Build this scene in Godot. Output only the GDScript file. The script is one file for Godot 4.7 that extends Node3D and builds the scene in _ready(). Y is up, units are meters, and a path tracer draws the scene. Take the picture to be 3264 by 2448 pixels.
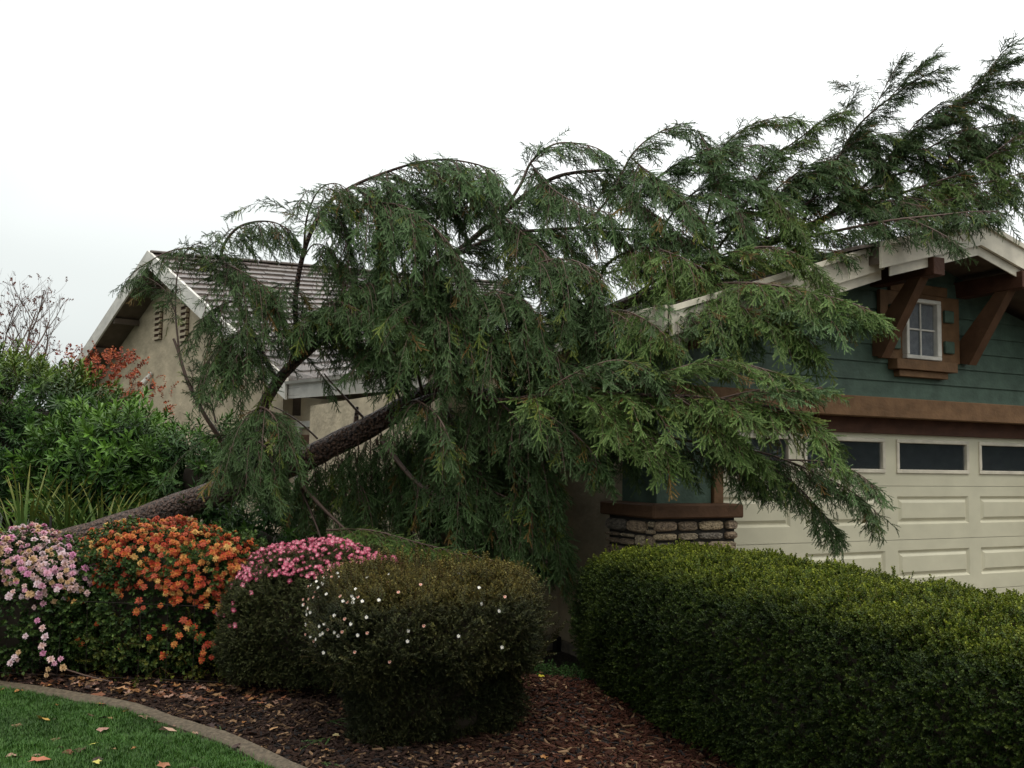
extends Node3D
# A conifer blown over against two houses, seen across a planted front garden on a wet overcast day.
# Metres, y up. The camera stands at x = z = 0 and looks towards -z.

var M := {}
var taken := {}

# ------------------------------------------------------------------ setting out: names and tags
func numbered(called: String) -> String:
	var n: int = taken.get(called, 0)
	taken[called] = n + 1
	return called if n == 0 else "%s_%03d" % [called, n]

func tag(o: Node3D, label: String, category: String, group := "", kind := "") -> Node3D:
	if label: o.set_meta("label", label)
	if category: o.set_meta("category", category)
	if group: o.set_meta("group", group)
	if kind: o.set_meta("kind", kind)
	return o

func thing(called: String, where: Vector3, label: String, category: String, group := "") -> Node3D:
	var o := Node3D.new()
	o.name = numbered(called)
	o.position = where
	add_child(o, true)
	return tag(o, label, category, group)

func put(parent: Node3D, called: String, mesh: Mesh, mat: Material, xf := Transform3D.IDENTITY) -> MeshInstance3D:
	var o := MeshInstance3D.new()
	o.mesh = mesh
	o.material_override = mat
	o.transform = xf
	o.name = numbered(called) if parent == self else called
	parent.add_child(o, true)
	return o

func scatter(parent: Node3D, called: String, mesh: Mesh, mat: Material, xfs: Array, tints: PackedColorArray) -> MultiMeshInstance3D:
	var mm := MultiMesh.new()
	mm.transform_format = MultiMesh.TRANSFORM_3D
	mm.use_colors = true
	mm.mesh = mesh
	mm.instance_count = xfs.size()
	for i in xfs.size():
		mm.set_instance_transform(i, xfs[i])
		mm.set_instance_color(i, tints[i])
	var o := MultiMeshInstance3D.new()
	o.multimesh = mm
	o.material_override = mat
	o.name = numbered(called) if parent == self else called
	o.set_meta("kind", "stuff")
	parent.add_child(o, true)
	return o

func rnd(s: int) -> RandomNumberGenerator:
	var r := RandomNumberGenerator.new()
	r.seed = s
	return r

# ------------------------------------------------------------------ mesh builder
class MB:
	var v := PackedVector3Array()
	var n := PackedVector3Array()
	var c := PackedColorArray()
	var col := Color.WHITE
	func tri(a: Vector3, b: Vector3, d: Vector3) -> void:
		var nn := (d - a).cross(b - a).normalized()
		v.append(a); v.append(b); v.append(d)
		for i in 3:
			n.append(nn); c.append(col)
	func quad(a: Vector3, b: Vector3, d: Vector3, e: Vector3) -> void:
		tri(a, b, d); tri(a, d, e)
	func quad_out(a: Vector3, b: Vector3, d: Vector3, e: Vector3, out: Vector3) -> void:
		if (d - a).cross(b - a).dot(out) >= 0.0: quad(a, b, d, e)
		else: quad(a, e, d, b)
	func tri_out(a: Vector3, b: Vector3, d: Vector3, out: Vector3) -> void:
		if (d - a).cross(b - a).dot(out) >= 0.0: tri(a, b, d)
		else: tri(a, d, b)
	# a convex outline pushed along a vector
	func prism(p: Array, push: Vector3) -> void:
		var mid := Vector3.ZERO
		for q in p: mid += q
		mid = mid / p.size() + push * 0.5
		for i in range(1, p.size() - 1):
			tri_out(p[0], p[i], p[i + 1], p[0] - (p[0] + push))
			tri_out(p[0] + push, p[i] + push, p[i + 1] + push, push)
		for i in p.size():
			var a: Vector3 = p[i]
			var b: Vector3 = p[(i + 1) % p.size()]
			quad_out(a, b, b + push, a + push, (a + b + push) * 0.5 - mid)
	# a box with its long edges chamfered: centre, half size, own axes
	func box(at: Vector3, h: Vector3, e := 0.0, ax := Basis.IDENTITY) -> void:
		if e <= 0.0:
			var p := [Vector3(-h.x, -h.y, -h.z), Vector3(h.x, -h.y, -h.z), Vector3(h.x, h.y, -h.z), Vector3(-h.x, h.y, -h.z)]
			var w := []
			for q in p: w.append(at + ax * q)
			prism(w, ax * Vector3(0, 0, 2 * h.z))
			return
		# 24 points: each corner gives one point per face
		for f in 3:
			for s in [-1.0, 1.0]:
				var o := [0, 0, 0]
				var i1 := (f + 1) % 3
				var i2 := (f + 2) % 3
				var q := []
				for k in [[-1, -1], [1, -1], [1, 1], [-1, 1]]:
					var t := Vector3.ZERO
					t[f] = s * h[f]
					t[i1] = k[0] * (h[i1] - e)
					t[i2] = k[1] * (h[i2] - e)
					q.append(at + ax * t)
				var out := Vector3.ZERO
				out[f] = s
				quad_out(q[0], q[1], q[2], q[3], ax * out)
				# chamfer strips towards axis i1, both signs
				for s1 in [-1.0, 1.0]:
					var a := Vector3.ZERO
					var b := Vector3.ZERO
					a[f] = s * h[f]; a[i1] = s1 * (h[i1] - e); a[i2] = -(h[i2] - e)
					b[f] = s * h[f]; b[i1] = s1 * (h[i1] - e); b[i2] = h[i2] - e
					var a2 := a
					var b2 := b
					a2[f] = s * (h[f] - e); a2[i1] = s1 * h[i1]
					b2[f] = s * (h[f] - e); b2[i1] = s1 * h[i1]
					var o2 := Vector3.ZERO
					o2[f] = s; o2[i1] = s1
					quad_out(at + ax * a, at + ax * b, at + ax * b2, at + ax * a2, ax * o2)
		for sx in [-1.0, 1.0]:
			for sy in [-1.0, 1.0]:
				for sz in [-1.0, 1.0]:
					tri_out(at + ax * Vector3(sx * h.x, sy * (h.y - e), sz * (h.z - e)), at + ax * Vector3(sx * (h.x - e), sy * h.y, sz * (h.z - e)), at + ax * Vector3(sx * (h.x - e), sy * (h.y - e), sz * h.z), ax * Vector3(sx, sy, sz))
	# a smooth tapered tube through points
	func tube(p: Array, r: Array, sides := 6, wob := 0.0, rg: RandomNumberGenerator = null) -> void:
		var rings := []
		var side := Vector3.UP
		for i in p.size():
			var d: Vector3 = (p[min(i + 1, p.size() - 1)] - p[max(i - 1, 0)]).normalized()
			if i == 0: side = d.cross(Vector3(0.31, 0.9, 0.27)).normalized()
			side = (side - d * side.dot(d)).normalized()
			var up := side.cross(d)
			var ring := []
			for k in sides:
				var a := TAU * k / sides
				var o := side * cos(a) + up * sin(a)
				var rr: float = r[i]
				if wob > 0.0: rr *= 1.0 + rg.randf_range(-wob, wob)
				ring.append([p[i] + o * rr, o])
			rings.append(ring)
		for i in p.size() - 1:
			for k in sides:
				var q: Array = [rings[i][k], rings[i][(k + 1) % sides], rings[i + 1][(k + 1) % sides], rings[i + 1][k]]
				var order := [0, 1, 2, 0, 2, 3]
				if (q[2][0] - q[0][0]).cross(q[1][0] - q[0][0]).dot(q[0][1]) < 0.0: order = [0, 2, 1, 0, 3, 2]
				for j in order:
					v.append(q[j][0]); n.append(q[j][1]); c.append(col)
	func mesh() -> ArrayMesh:
		var a := []
		a.resize(Mesh.ARRAY_MAX)
		a[Mesh.ARRAY_VERTEX] = v
		a[Mesh.ARRAY_NORMAL] = n
		a[Mesh.ARRAY_COLOR] = c
		var m := ArrayMesh.new()
		m.add_surface_from_arrays(Mesh.PRIMITIVE_TRIANGLES, a)
		return m

func smooth_line(p: Array, per: int) -> Array:
	var o := []
	for i in p.size() - 1:
		var a: Vector3 = p[max(i - 1, 0)]
		var b: Vector3 = p[i]
		var d: Vector3 = p[i + 1]
		var e: Vector3 = p[min(i + 2, p.size() - 1)]
		for k in per:
			o.append(b.cubic_interpolate(d, a, e, float(k) / per))
	o.append(p[-1])
	return o

func along(axis: Vector3, up: Vector3) -> Basis:      # x runs along axis, y leans towards up
	var x := axis.normalized()
	var z := x.cross(up)
	if z.length() < 0.01: z = x.cross(Vector3(0.3, 0.1, 0.9))
	z = z.normalized()
	return Basis(x, z.cross(x), z)

# ------------------------------------------------------------------ materials (colours given in linear light)
func lin(r: float, g: float, b: float) -> Color:
	return Color(r, g, b).linear_to_srgb()

func noise(freq: float, seed_: int, lo: Color, hi: Color, oct := 5, size := 512, contrast := 0.0) -> NoiseTexture2D:
	var f := FastNoiseLite.new()
	f.noise_type = FastNoiseLite.TYPE_SIMPLEX_SMOOTH
	f.frequency = freq
	f.fractal_octaves = oct
	f.seed = seed_
	var t := NoiseTexture2D.new()
	t.width = size; t.height = size
	t.seamless = true
	t.noise = f
	var g := Gradient.new()
	g.set_color(0, lo); g.set_color(1, hi)
	g.set_offset(0, contrast); g.set_offset(1, 1.0 - contrast)
	t.color_ramp = g
	return t

func grey(x: float) -> Color: return Color(x, x, x)

func mat(color: Color, rough: float, tex: Texture2D = null, scale := 1.0, bump: Texture2D = null, bump_cm := 0.0, spec := 0.5) -> StandardMaterial3D:
	var m := StandardMaterial3D.new()
	m.albedo_color = color
	m.roughness = rough
	m.metallic_specular = spec
	m.vertex_color_use_as_albedo = true
	if tex:
		m.albedo_texture = tex
	if bump:
		m.heightmap_enabled = true
		m.heightmap_texture = bump
		m.heightmap_scale = bump_cm
	if tex or bump:
		m.uv1_triplanar = true
		m.uv1_world_triplanar = true
		m.uv1_scale = Vector3.ONE * scale
	return m

# thin cloud: brighter round the hidden sun (ahead, to the right and high), with faint banks
func cloud_veil() -> ImageTexture:
	var w := 512
	var h := 256
	var im := Image.create_empty(w, h, false, Image.FORMAT_RGBAF)
	var f := FastNoiseLite.new()
	f.seed = 12
	f.frequency = 1.1
	f.fractal_octaves = 4
	var hid := Vector3(0.50, 0.72, -0.45).normalized()
	for j in h:
		for i in w:
			var az := (i + 0.5) / w * TAU
			var el := (0.5 - (j + 0.5) / h) * PI
			var d := Vector3(sin(az) * cos(el), sin(el), -cos(az) * cos(el))
			var lobe := pow(maxf(0.0, 0.5 + 0.5 * d.dot(hid)), 4.0)
			var n := f.get_noise_3d(d.x * 1.5, d.y * 3.5, d.z * 1.5)
			var v := maxf(0.0, 0.42 * pow(lobe, 1.3) + 0.07 * n + 0.01)
			im.set_pixel(i, j, Color(v, v, v, 1.0))
	return ImageTexture.create_from_image(im)

func leafmat(rough: float, back: float, spec := 0.5) -> StandardMaterial3D:
	var m := StandardMaterial3D.new()
	m.albedo_color = Color.WHITE
	m.roughness = rough
	m.metallic_specular = spec
	m.vertex_color_use_as_albedo = true
	if back > 0.0:
		m.backlight_enabled = true
		m.backlight = Color(back, back, back)
	m.cull_mode = BaseMaterial3D.CULL_DISABLED
	return m

func materials() -> void:
	var fine := noise(0.05, 3, grey(0.0), grey(1.0), 4, 512)
	var soft := noise(0.012, 5, grey(0.80), grey(1.0), 5, 512, 0.15)
	var streak := noise(0.02, 9, grey(0.72), grey(1.0), 5, 512, 0.2)
	M.stucco = mat(lin(0.60, 0.50, 0.345), 0.85, soft, 0.45, fine, 0.9)
	M.base = mat(lin(0.26, 0.23, 0.18), 0.85, streak, 0.8, fine, 0.8)
	M.trim_white = mat(lin(0.78, 0.75, 0.67), 0.45, soft, 0.6, fine, 0.08)
	M.trim_cream = mat(lin(0.78, 0.72, 0.58), 0.45, soft, 0.6, fine, 0.08)
	M.door_cream = mat(lin(0.63, 0.60, 0.445), 0.42, noise(0.012, 6, grey(0.93), grey(1.0), 5, 512, 0.1), 0.5, fine, 0.05)
	M.green = mat(lin(0.094, 0.148, 0.110), 0.6, soft, 0.9, fine, 0.35, 0.35)
	M.brown = mat(lin(0.215, 0.122, 0.062), 0.65, soft, 0.9, fine, 0.35, 0.3)
	M.brace = mat(lin(0.140, 0.075, 0.042), 0.65, soft, 0.9, fine, 0.3, 0.3)
	M.gutter = mat(lin(0.52, 0.50, 0.45), 0.5, soft, 0.8, fine, 0.08)
	M.dark_brown = mat(lin(0.095, 0.044, 0.027), 0.65, soft, 0.9, fine, 0.3, 0.3)
	M.soffit = mat(lin(0.14, 0.105, 0.075), 0.8, soft, 0.8, fine, 0.2)
	M.tile = mat(lin(0.225, 0.184, 0.160), 0.32, noise(0.03, 21, grey(0.62), grey(1.0), 5, 512, 0.15), 1.3, fine, 0.5, 0.6)
	M.stone = mat(Color.WHITE, 0.75, noise(0.02, 31, Color(0.62, 0.60, 0.58), Color(1.0, 0.97, 0.92), 5, 512, 0.2), 2.2, noise(0.03, 33, grey(0), grey(1), 5), 2.2)
	M.mortar = mat(lin(0.030, 0.026, 0.022), 0.95)
	M.concrete = mat(lin(0.145, 0.118, 0.082), 0.7, noise(0.03, 41, Color(0.62, 0.60, 0.56), Color(1.0, 0.98, 0.95), 6, 512, 0.12), 1.6, fine, 0.5)
	M.asphalt = mat(lin(0.05, 0.05, 0.052), 0.7, fine, 3.0)
	M.soil = mat(lin(0.052, 0.034, 0.025), 0.8, noise(0.05, 51, grey(0.35), grey(1.0), 5, 512, 0.2), 1.2, fine, 3.0)
	M.turf = mat(lin(0.030, 0.052, 0.016), 0.9, noise(0.04, 52, grey(0.5), grey(1.0), 5), 1.1, fine, 2.0)
	M.bark = mat(lin(0.185, 0.118, 0.086), 0.6, noise(0.035, 61, Color(0.22, 0.19, 0.18), Color(1.0, 0.95, 0.92), 5, 512, 0.24), 1.5, noise(0.03, 62, grey(0), grey(1), 5, 512, 0.2), 4.5)
	M.twig = mat(lin(0.095, 0.058, 0.042), 0.55)
	M.brush = mat(lin(0.040, 0.030, 0.020), 0.9)
	M.needle = leafmat(0.5, 0.38, 0.36)
	M.leaf = leafmat(0.5, 0.35, 0.32)
	M.gloss_leaf = leafmat(0.42, 0.3, 0.4)
	M.petal = leafmat(0.6, 0.4, 0.3)
	M.litter = leafmat(0.6, 0.15, 0.4)
	M.chip = leafmat(0.75, 0.0, 0.28)
	M.grass = leafmat(0.5, 0.4, 0.4)
	M.wire = mat(lin(0.025, 0.02, 0.018), 0.85, null, 1.0, null, 0.0, 0.2)
	M.iron = mat(lin(0.02, 0.016, 0.015), 0.4)
	M.black = mat(lin(0.010, 0.010, 0.010), 0.6)
	M.room = mat(lin(0.06, 0.06, 0.06), 0.9)
	M.curtain = mat(lin(0.20, 0.21, 0.23), 0.9, soft, 2.0)
	M.glass = StandardMaterial3D.new()
	M.glass.albedo_color = Color(0.5, 0.55, 0.58, 0.12)
	M.glass.roughness = 0.02
	M.glass.transparency = BaseMaterial3D.TRANSPARENCY_ALPHA
	M.wood_door = mat(lin(0.16, 0.075, 0.042), 0.5, streak, 1.0, fine, 0.2)

# ------------------------------------------------------------------ the ground
func sm(a: float, b: float, x: float) -> float: return smoothstep(a, b, x)

var bumps := FastNoiseLite.new()
func ground_y(x: float, z: float) -> float:
	var d := -z
	var h := 0.12
	var near := sm(26.0, 12.0, absf(x)) * sm(-6.0, 2.0, d) * sm(40.0, 20.0, d)
	h += 0.55 * (1.0 - sm(-3.0, -0.6, x)) * sm(7.6, 9.6, d)
	h -= 0.17 * sm(-1.2, 0.1, x) * sm(7.4, 8.6, d)
	h -= 0.10 * sm(1.6, 2.4, x) * sm(3.0, 4.0, d) * (1.0 - sm(7.4, 8.6, d))
	h += 0.10 * exp(-((x - 0.2) * (x - 0.2) / 0.8 + (d - 6.9) * (d - 6.9) / 0.5))
	h += 0.03 * bumps.get_noise_2d(x * 90.0, z * 90.0)
	return lerpf(0.0, h, near)

func on_ground(x: float, z: float, up := 0.0) -> Vector3: return Vector3(x, ground_y(x, z) + up, z)

var kerb_line := [Vector2(-8.6, -8.6), Vector2(-6.0, -7.95), Vector2(-4.6, -7.42), Vector2(-3.56, -6.98), Vector2(-2.22, -6.23), Vector2(-1.16, -5.29), Vector2(-0.35, -4.3), Vector2(0.1, -3.2), Vector2(0.3, -2.0), Vector2(0.35, -0.5)]
func on_lawn(x: float, z: float) -> bool:
	for i in kerb_line.size() - 1:
		var a: Vector2 = kerb_line[i]
		var b: Vector2 = kerb_line[i + 1]
		if z >= a.y and z < b.y:
			return x < lerpf(a.x, b.x, (z - a.y) / (b.y - a.y)) - 0.06
	return false

func build_ground() -> void:
	bumps.seed = 4
	bumps.frequency = 0.01
	# one sheet to the horizon: fine near the garden, coarse far away
	var xs := []
	var zs := []
	for e in [-900.0, -300.0, -120.0, -60.0, -30.0, -18.0, -12.0]: xs.append(e)
	for i in 81: xs.append(-9.0 + i * 0.2)
	for e in [9.0, 12.0, 18.0, 30.0, 60.0, 120.0, 300.0, 900.0]: xs.append(e)
	for e in [-900.0, -300.0, -120.0, -60.0, -40.0, -28.0, -22.0, -18.0, -16.0, -15.0]: zs.append(e)
	for i in 71: zs.append(-14.0 + i * 0.2)
	for e in [2.0, 6.0, 12.0, 30.0, 60.0, 120.0, 300.0, 900.0]: zs.append(e)
	var st := SurfaceTool.new()
	st.begin(Mesh.PRIMITIVE_TRIANGLES)
	st.set_smooth_group(0)
	for i in xs.size():
		for j in zs.size():
			st.set_color(Color.WHITE)
			st.add_vertex(on_ground(xs[i], zs[j]))
	for i in xs.size() - 1:
		for j in zs.size() - 1:
			var a: int = i * zs.size() + j
			var b: int = a + zs.size()
			for k in [a, b, b + 1, a, b + 1, a + 1]: st.add_index(k)
	st.generate_normals()
	put(self, "ground", st.commit(), M.soil).set_meta("kind", "structure")
	# lawn sheet in front of the edging
	var lm := MB.new()
	var line: Array = []
	for i in kerb_line.size() - 1:
		for k in 6: line.append(kerb_line[i].lerp(kerb_line[i + 1], k / 6.0))
	line.append(kerb_line[-1])
	for i in line.size() - 1:
		var a: Vector2 = line[i]
		var b: Vector2 = line[i + 1]
		var xa := a.x
		var xb := b.x
		for k in 14:
			var ka := lerpf(0.0, 1.0, pow(k / 14.0, 1.6)) * 9.0
			var kb := lerpf(0.0, 1.0, pow((k + 1) / 14.0, 1.6)) * 9.0
			lm.quad_out(on_ground(xa - ka, a.y, 0.006), on_ground(xb - ka, b.y, 0.006), on_ground(xb - kb, b.y, 0.006), on_ground(xa - kb, a.y, 0.006), Vector3.UP)
	put(self, "lawn", lm.mesh(), M.turf).set_meta("kind", "structure")
	# rough grass beyond the bed on the left
	var rm := MB.new()
	var gx := [-90.0, -60.0, -40.0, -28.0, -20.0, -15.0, -12.0, -10.0, -8.6, -7.6, -6.7]
	var gz := [-70.0, -50.0, -36.0, -26.0, -20.0, -17.0, -15.0, -13.4, -12.2, -11.0, -10.0, -9.2, -8.62]
	for i in gx.size() - 1:
		for j in gz.size() - 1:
			rm.quad_out(on_ground(gx[i], gz[j], 0.03), on_ground(gx[i + 1], gz[j], 0.03), on_ground(gx[i + 1], gz[j + 1], 0.03), on_ground(gx[i], gz[j + 1], 0.03), Vector3.UP)
	put(self, "field", rm.mesh(), M.turf).set_meta("kind", "structure")
	# concrete edging between lawn and bed
	var km := MB.new()
	var prof := [Vector2(-0.062, -0.08), Vector2(-0.062, 0.020), Vector2(-0.048, 0.036), Vector2(0.025, 0.042), Vector2(0.04, 0.024), Vector2(0.04, -0.08)]
	var sl := []
	for i in kerb_line.size() - 1:
		for k in 8:
			var q: Vector2 = kerb_line[i].cubic_interpolate(kerb_line[i + 1], kerb_line[max(i - 1, 0)], kerb_line[min(i + 2, kerb_line.size() - 1)], k / 8.0)
			sl.append(q)
	for i in sl.size() - 1:
		var rows := []
		for j in [i, i + 1]:
			var t: Vector2 = (sl[min(j + 1, sl.size() - 1)] - sl[max(j - 1, 0)]).normalized()
			var across := Vector2(-t.y, t.x)
			if across.y > 0.0: across = -across
			var row := []
			for p in prof: row.append(on_ground(sl[j].x + across.x * p.x, sl[j].y + across.y * p.x, p.y))
			rows.append(row)
		for p in prof.size() - 1:
			var outv := Vector3(0, 1, 0)
			if p == 0: outv = Vector3(-0.5, 0, 1)
			elif p == 4: outv = Vector3(0.5, 0.2, -1)
			km.quad_out(rows[0][p], rows[0][p + 1], rows[1][p + 1], rows[1][p], outv)
	put(self, "kerb", km.mesh(), M.concrete).set_meta("kind", "structure")
	# driveway slab between the hedge and the garage door
	var dm := MB.new()
	dm.prism([Vector3(2.55, 0.045, -1.0), Vector3(8.5, 0.045, -1.0), Vector3(7.2, 0.045, -10.9), Vector3(1.6, 0.045, -8.2), Vector3(1.75, 0.045, -7.2)], Vector3(0, -0.16, 0))
	put(self, "driveway", dm.mesh(), M.concrete).set_meta("kind", "structure")

# ------------------------------------------------------------------ the garage
var GX := Basis(Vector3(0.8886, 0, -0.4587), Vector3.UP, Vector3(0.4587, 0, 0.8886))   # along the door, up, out

func slab(m: MB, u0: float, u1: float, v0: float, v1: float, w0: float, w1: float, e := 0.0) -> void:
	m.box(Vector3((u0 + u1) / 2, (v0 + v1) / 2, (w0 + w1) / 2), Vector3((u1 - u0) / 2, (v1 - v0) / 2, (w1 - w0) / 2), e)

func one(parent: Node3D, called: String, material: Material, u0: float, u1: float, v0: float, v1: float, w0: float, w1: float, e := 0.004) -> MeshInstance3D:
	var m := MB.new()
	slab(m, u0, u1, v0, v1, w0, w1, e)
	return put(parent, called, m.mesh(), material)

func stone_face(parent: Node3D, rg: RandomNumberGenerator, u0: float, u1: float, top: float, xf: Transform3D) -> void:
	# rows of split stone; local x along the face, y up, z out
	var v := -0.05
	var tones := [lin(0.68, 0.56, 0.39), lin(0.60, 0.50, 0.36), lin(0.44, 0.35, 0.26), lin(0.34, 0.31, 0.27), lin(0.64, 0.55, 0.41), lin(0.48, 0.37, 0.27)]
	while v < top - 0.03:
		var h: float = [0.10, 0.13, 0.17, 0.11][rg.randi() % 4]
		if v + h > top - 0.05: h = top - v
		var u := u0
		while u < u1 - 0.02:
			var w := rg.randf_range(0.14, 0.40)
			if u + w > u1 - 0.08: w = u1 - u
			var pieces := [[v, h]]
			if h > 0.095 and w < 0.30 and rg.randf() < 0.6:
				var k := rg.randf_range(0.4, 0.6) * h
				pieces = [[v, k], [v + k, h - k]]
			for q in pieces:
				var m := MB.new()
				var d := rg.randf_range(0.028, 0.055)
				var g := 0.009
				var hw: float = w / 2 - g
				var hh: float = q[1] / 2 - g
				var cx: float = u + w / 2
				var cy: float = q[0] + q[1] / 2
				# rough outline: eight points, pushed out, with a chamfered worn rim
				var rim := []
				for k in 8:
					var s := [Vector2(-1, -0.6), Vector2(-0.7, -1), Vector2(0.7, -1), Vector2(1, -0.6), Vector2(1, 0.6), Vector2(0.7, 1), Vector2(-0.7, 1), Vector2(-1, 0.6)]
					rim.append(Vector2(cx + s[k].x * hw * rg.randf_range(0.92, 1.0), cy + s[k].y * hh * rg.randf_range(0.88, 1.0)))
				var face := []
				for k in 8: face.append(Vector2(lerpf(cx, rim[k].x, 0.86 if hw > hh else 0.8), lerpf(cy, rim[k].y, 0.78)))
				var mid := Vector3(cx, cy, d + rg.randf_range(0.0, 0.012))
				for k in 8:
					var j := (k + 1) % 8
					var a := Vector3(rim[k].x, rim[k].y, 0.0)
					var b := Vector3(rim[j].x, rim[j].y, 0.0)
					var a1 := Vector3(rim[k].x, rim[k].y, d * 0.6)
					var b1 := Vector3(rim[j].x, rim[j].y, d * 0.6)
					var a2 := Vector3(face[k].x, face[k].y, d)
					var b2 := Vector3(face[j].x, face[j].y, d)
					var out := Vector3(rim[k].x - cx, rim[k].y - cy, 0.0)
					m.quad_out(a, b, b1, a1, out)
					m.quad_out(a1, b1, b2, a2, out + Vector3(0, 0, 0.1))
					m.tri_out(a2, b2, mid, Vector3(0, 0, 1))
				var tone: Color = tones[rg.randi() % tones.size()].srgb_to_linear() * rg.randf_range(0.85, 1.12)
				for k in m.c.size(): m.c[k] = tone
				put(parent, "stone", m.mesh(), M.stone, xf)
			u += w
		v += h

func build_garage() -> void:
	var g := thing("garage", Vector3(3.823, 0, -9.646), "green garage with cream door, brown trim, cream bargeboards and small gable window", "garage")
	g.basis = GX
	var um := 0.29                                     # the gable's middle
	var slope := 0.272
	# walls
	var wl := MB.new()
	slab(wl, -3.0, -2.86, -0.3, 2.95, -6.2, -0.36)     # left side wall, stucco
	put(g, "side_wall", wl.mesh(), M.stucco)
	var en := MB.new()
	slab(en, -4.3, -3.003, 0.10, 2.45, -1.62, -1.46)     # the return wall beside the entry
	slab(en, -4.3, -4.16, 0.10, 2.45, -5.8, -1.625)
	put(g, "entry_wall", en.mesh(), M.stucco)
	var bs := MB.new()
	slab(bs, -4.34, -3.05, -0.4, 0.097, -1.66, -1.435, 0.008)
	slab(bs, -3.04, -2.9, -0.4, 0.06, -5.0, -0.37, 0.008)
	put(g, "footing", bs.mesh(), M.base)
	var dp := MB.new()
	slab(dp, -3.10, -3.042, -0.10, 0.10, -1.40, -1.33, 0.006)
	put(g, "downspout_outlet", dp.mesh(), M.black)
	var bk := MB.new()
	slab(bk, 3.45, 3.6, -0.3, 2.95, -6.2, 0.1)
	slab(bk, -3.0, 3.6, -0.3, 2.95, -6.36, -6.21)
	bk.prism([Vector3(-3.0, 2.953, -6.21), Vector3(3.58, 2.953, -6.21), Vector3(um, 3.84, -6.21)], Vector3(0, 0, -0.14))
	put(g, "back_wall", bk.mesh(), M.stucco)
	var fl := MB.new()
	slab(fl, -2.85, 3.44, -0.12, 0.03, -6.2, -0.06)
	put(g, "garage_floor", fl.mesh(), M.concrete)
	# columns each side of the door
	for s in [[-3.04, -2.47], [2.42, 3.55]]:
		one(g, "column", M.green, s[0], s[1], 1.2, 2.23, -0.32, 0.19)
	one(g, "corner_board", M.brown, -2.465, -2.36, 1.3, 2.23, -0.06, 0.22)
	one(g, "corner_board", M.brown, 2.30, 2.415, 0.0, 2.23, -0.06, 0.22)
	one(g, "door_jamb", M.trim_cream, -2.61, -2.555, 0.0, 2.10, -0.10, 0.03)
	one(g, "door_jamb", M.trim_cream, 2.39, 2.43, 0.0, 2.10, -0.12, 0.0)
	one(g, "door_head", M.dark_brown, -2.9, 2.9, 2.085, 2.235, -0.10, 0.05)
	one(g, "header_beam", M.brown, -3.22, 3.62, 2.235, 2.425, -0.28, 0.225, 0.006)
	# stone pier
	var pier := put(g, "stone_pier", null, null)
	var pc := MB.new()
	slab(pc, -3.16, -2.34, -0.2, 1.31, -0.33, 0.33)
	pier.mesh = pc.mesh()
	pier.material_override = M.mortar
	var rg := rnd(11)
	stone_face(pier, rg, -3.18, -2.32, 1.30, Transform3D(Basis.IDENTITY, Vector3(0, 0, 0.325)))
	stone_face(pier, rg, -0.37, 0.35, 1.30, Transform3D(Basis(Vector3(0, 0, 1), Vector3.UP, Vector3(-1, 0, 0)), Vector3(-3.155, 0, 0)))
	one(pier, "pier_cap", M.brace, -3.22, -2.29, 1.315, 1.430, -0.40, 0.40, 0.012)
	var pier_right := put(g, "stone_pier", pc.mesh(), M.mortar, Transform3D(Basis.IDENTITY, Vector3(5.8, 0, 0)))
	one(pier_right, "pier_cap", M.brace, -3.22, -2.29, 1.315, 1.430, -0.40, 0.40, 0.012)
	# sectional door
	var door := put(g, "garage_door", null, null)
	var ins := MB.new()
	slab(ins, -2.55, 2.385, 0.0, 2.09, -0.075, -0.066)
	door.mesh = MB_strip(ins)
	door.material_override = M.door_cream
	var du := [[-2.449, -1.403], [-1.228, -0.183], [-0.008, 1.038], [1.212, 2.258]]
	for row in 4:
		var v0 := row * 0.5275 - 0.005
		var v1 := v0 + 0.5235
		var p0 := v0 + 0.148
		var p1 := p0 + 0.275
		var m := MB.new()
		var left := -2.55
		for k in 4:
			m.quad_out(Vector3(left, v0, 0), Vector3(du[k][0], v0, 0), Vector3(du[k][0], v1, 0), Vector3(left, v1, 0), Vector3(0, 0, 1))
			m.quad_out(Vector3(du[k][0], v0, 0), Vector3(du[k][1], v0, 0), Vector3(du[k][1], p0, 0), Vector3(du[k][0], p0, 0), Vector3(0, 0, 1))
			m.quad_out(Vector3(du[k][0], p1, 0), Vector3(du[k][1], p1, 0), Vector3(du[k][1], v1, 0), Vector3(du[k][0], v1, 0), Vector3(0, 0, 1))
			left = du[k][1]
		m.quad_out(Vector3(left, v0, 0), Vector3(2.385, v0, 0), Vector3(2.385, v1, 0), Vector3(left, v1, 0), Vector3(0, 0, 1))
		m.quad_out(Vector3(-2.55, v1, 0), Vector3(2.385, v1, 0), Vector3(2.385, v1 - 0.004, -0.06), Vector3(-2.55, v1 - 0.004, -0.06), Vector3.UP)
		m.quad_out(Vector3(-2.55, v0, 0), Vector3(2.385, v0, 0), Vector3(2.385, v0 - 0.004, -0.06), Vector3(-2.55, v0 - 0.004, -0.06), Vector3.DOWN)
		put(door, "door_section", m.mesh(), M.door_cream)
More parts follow.
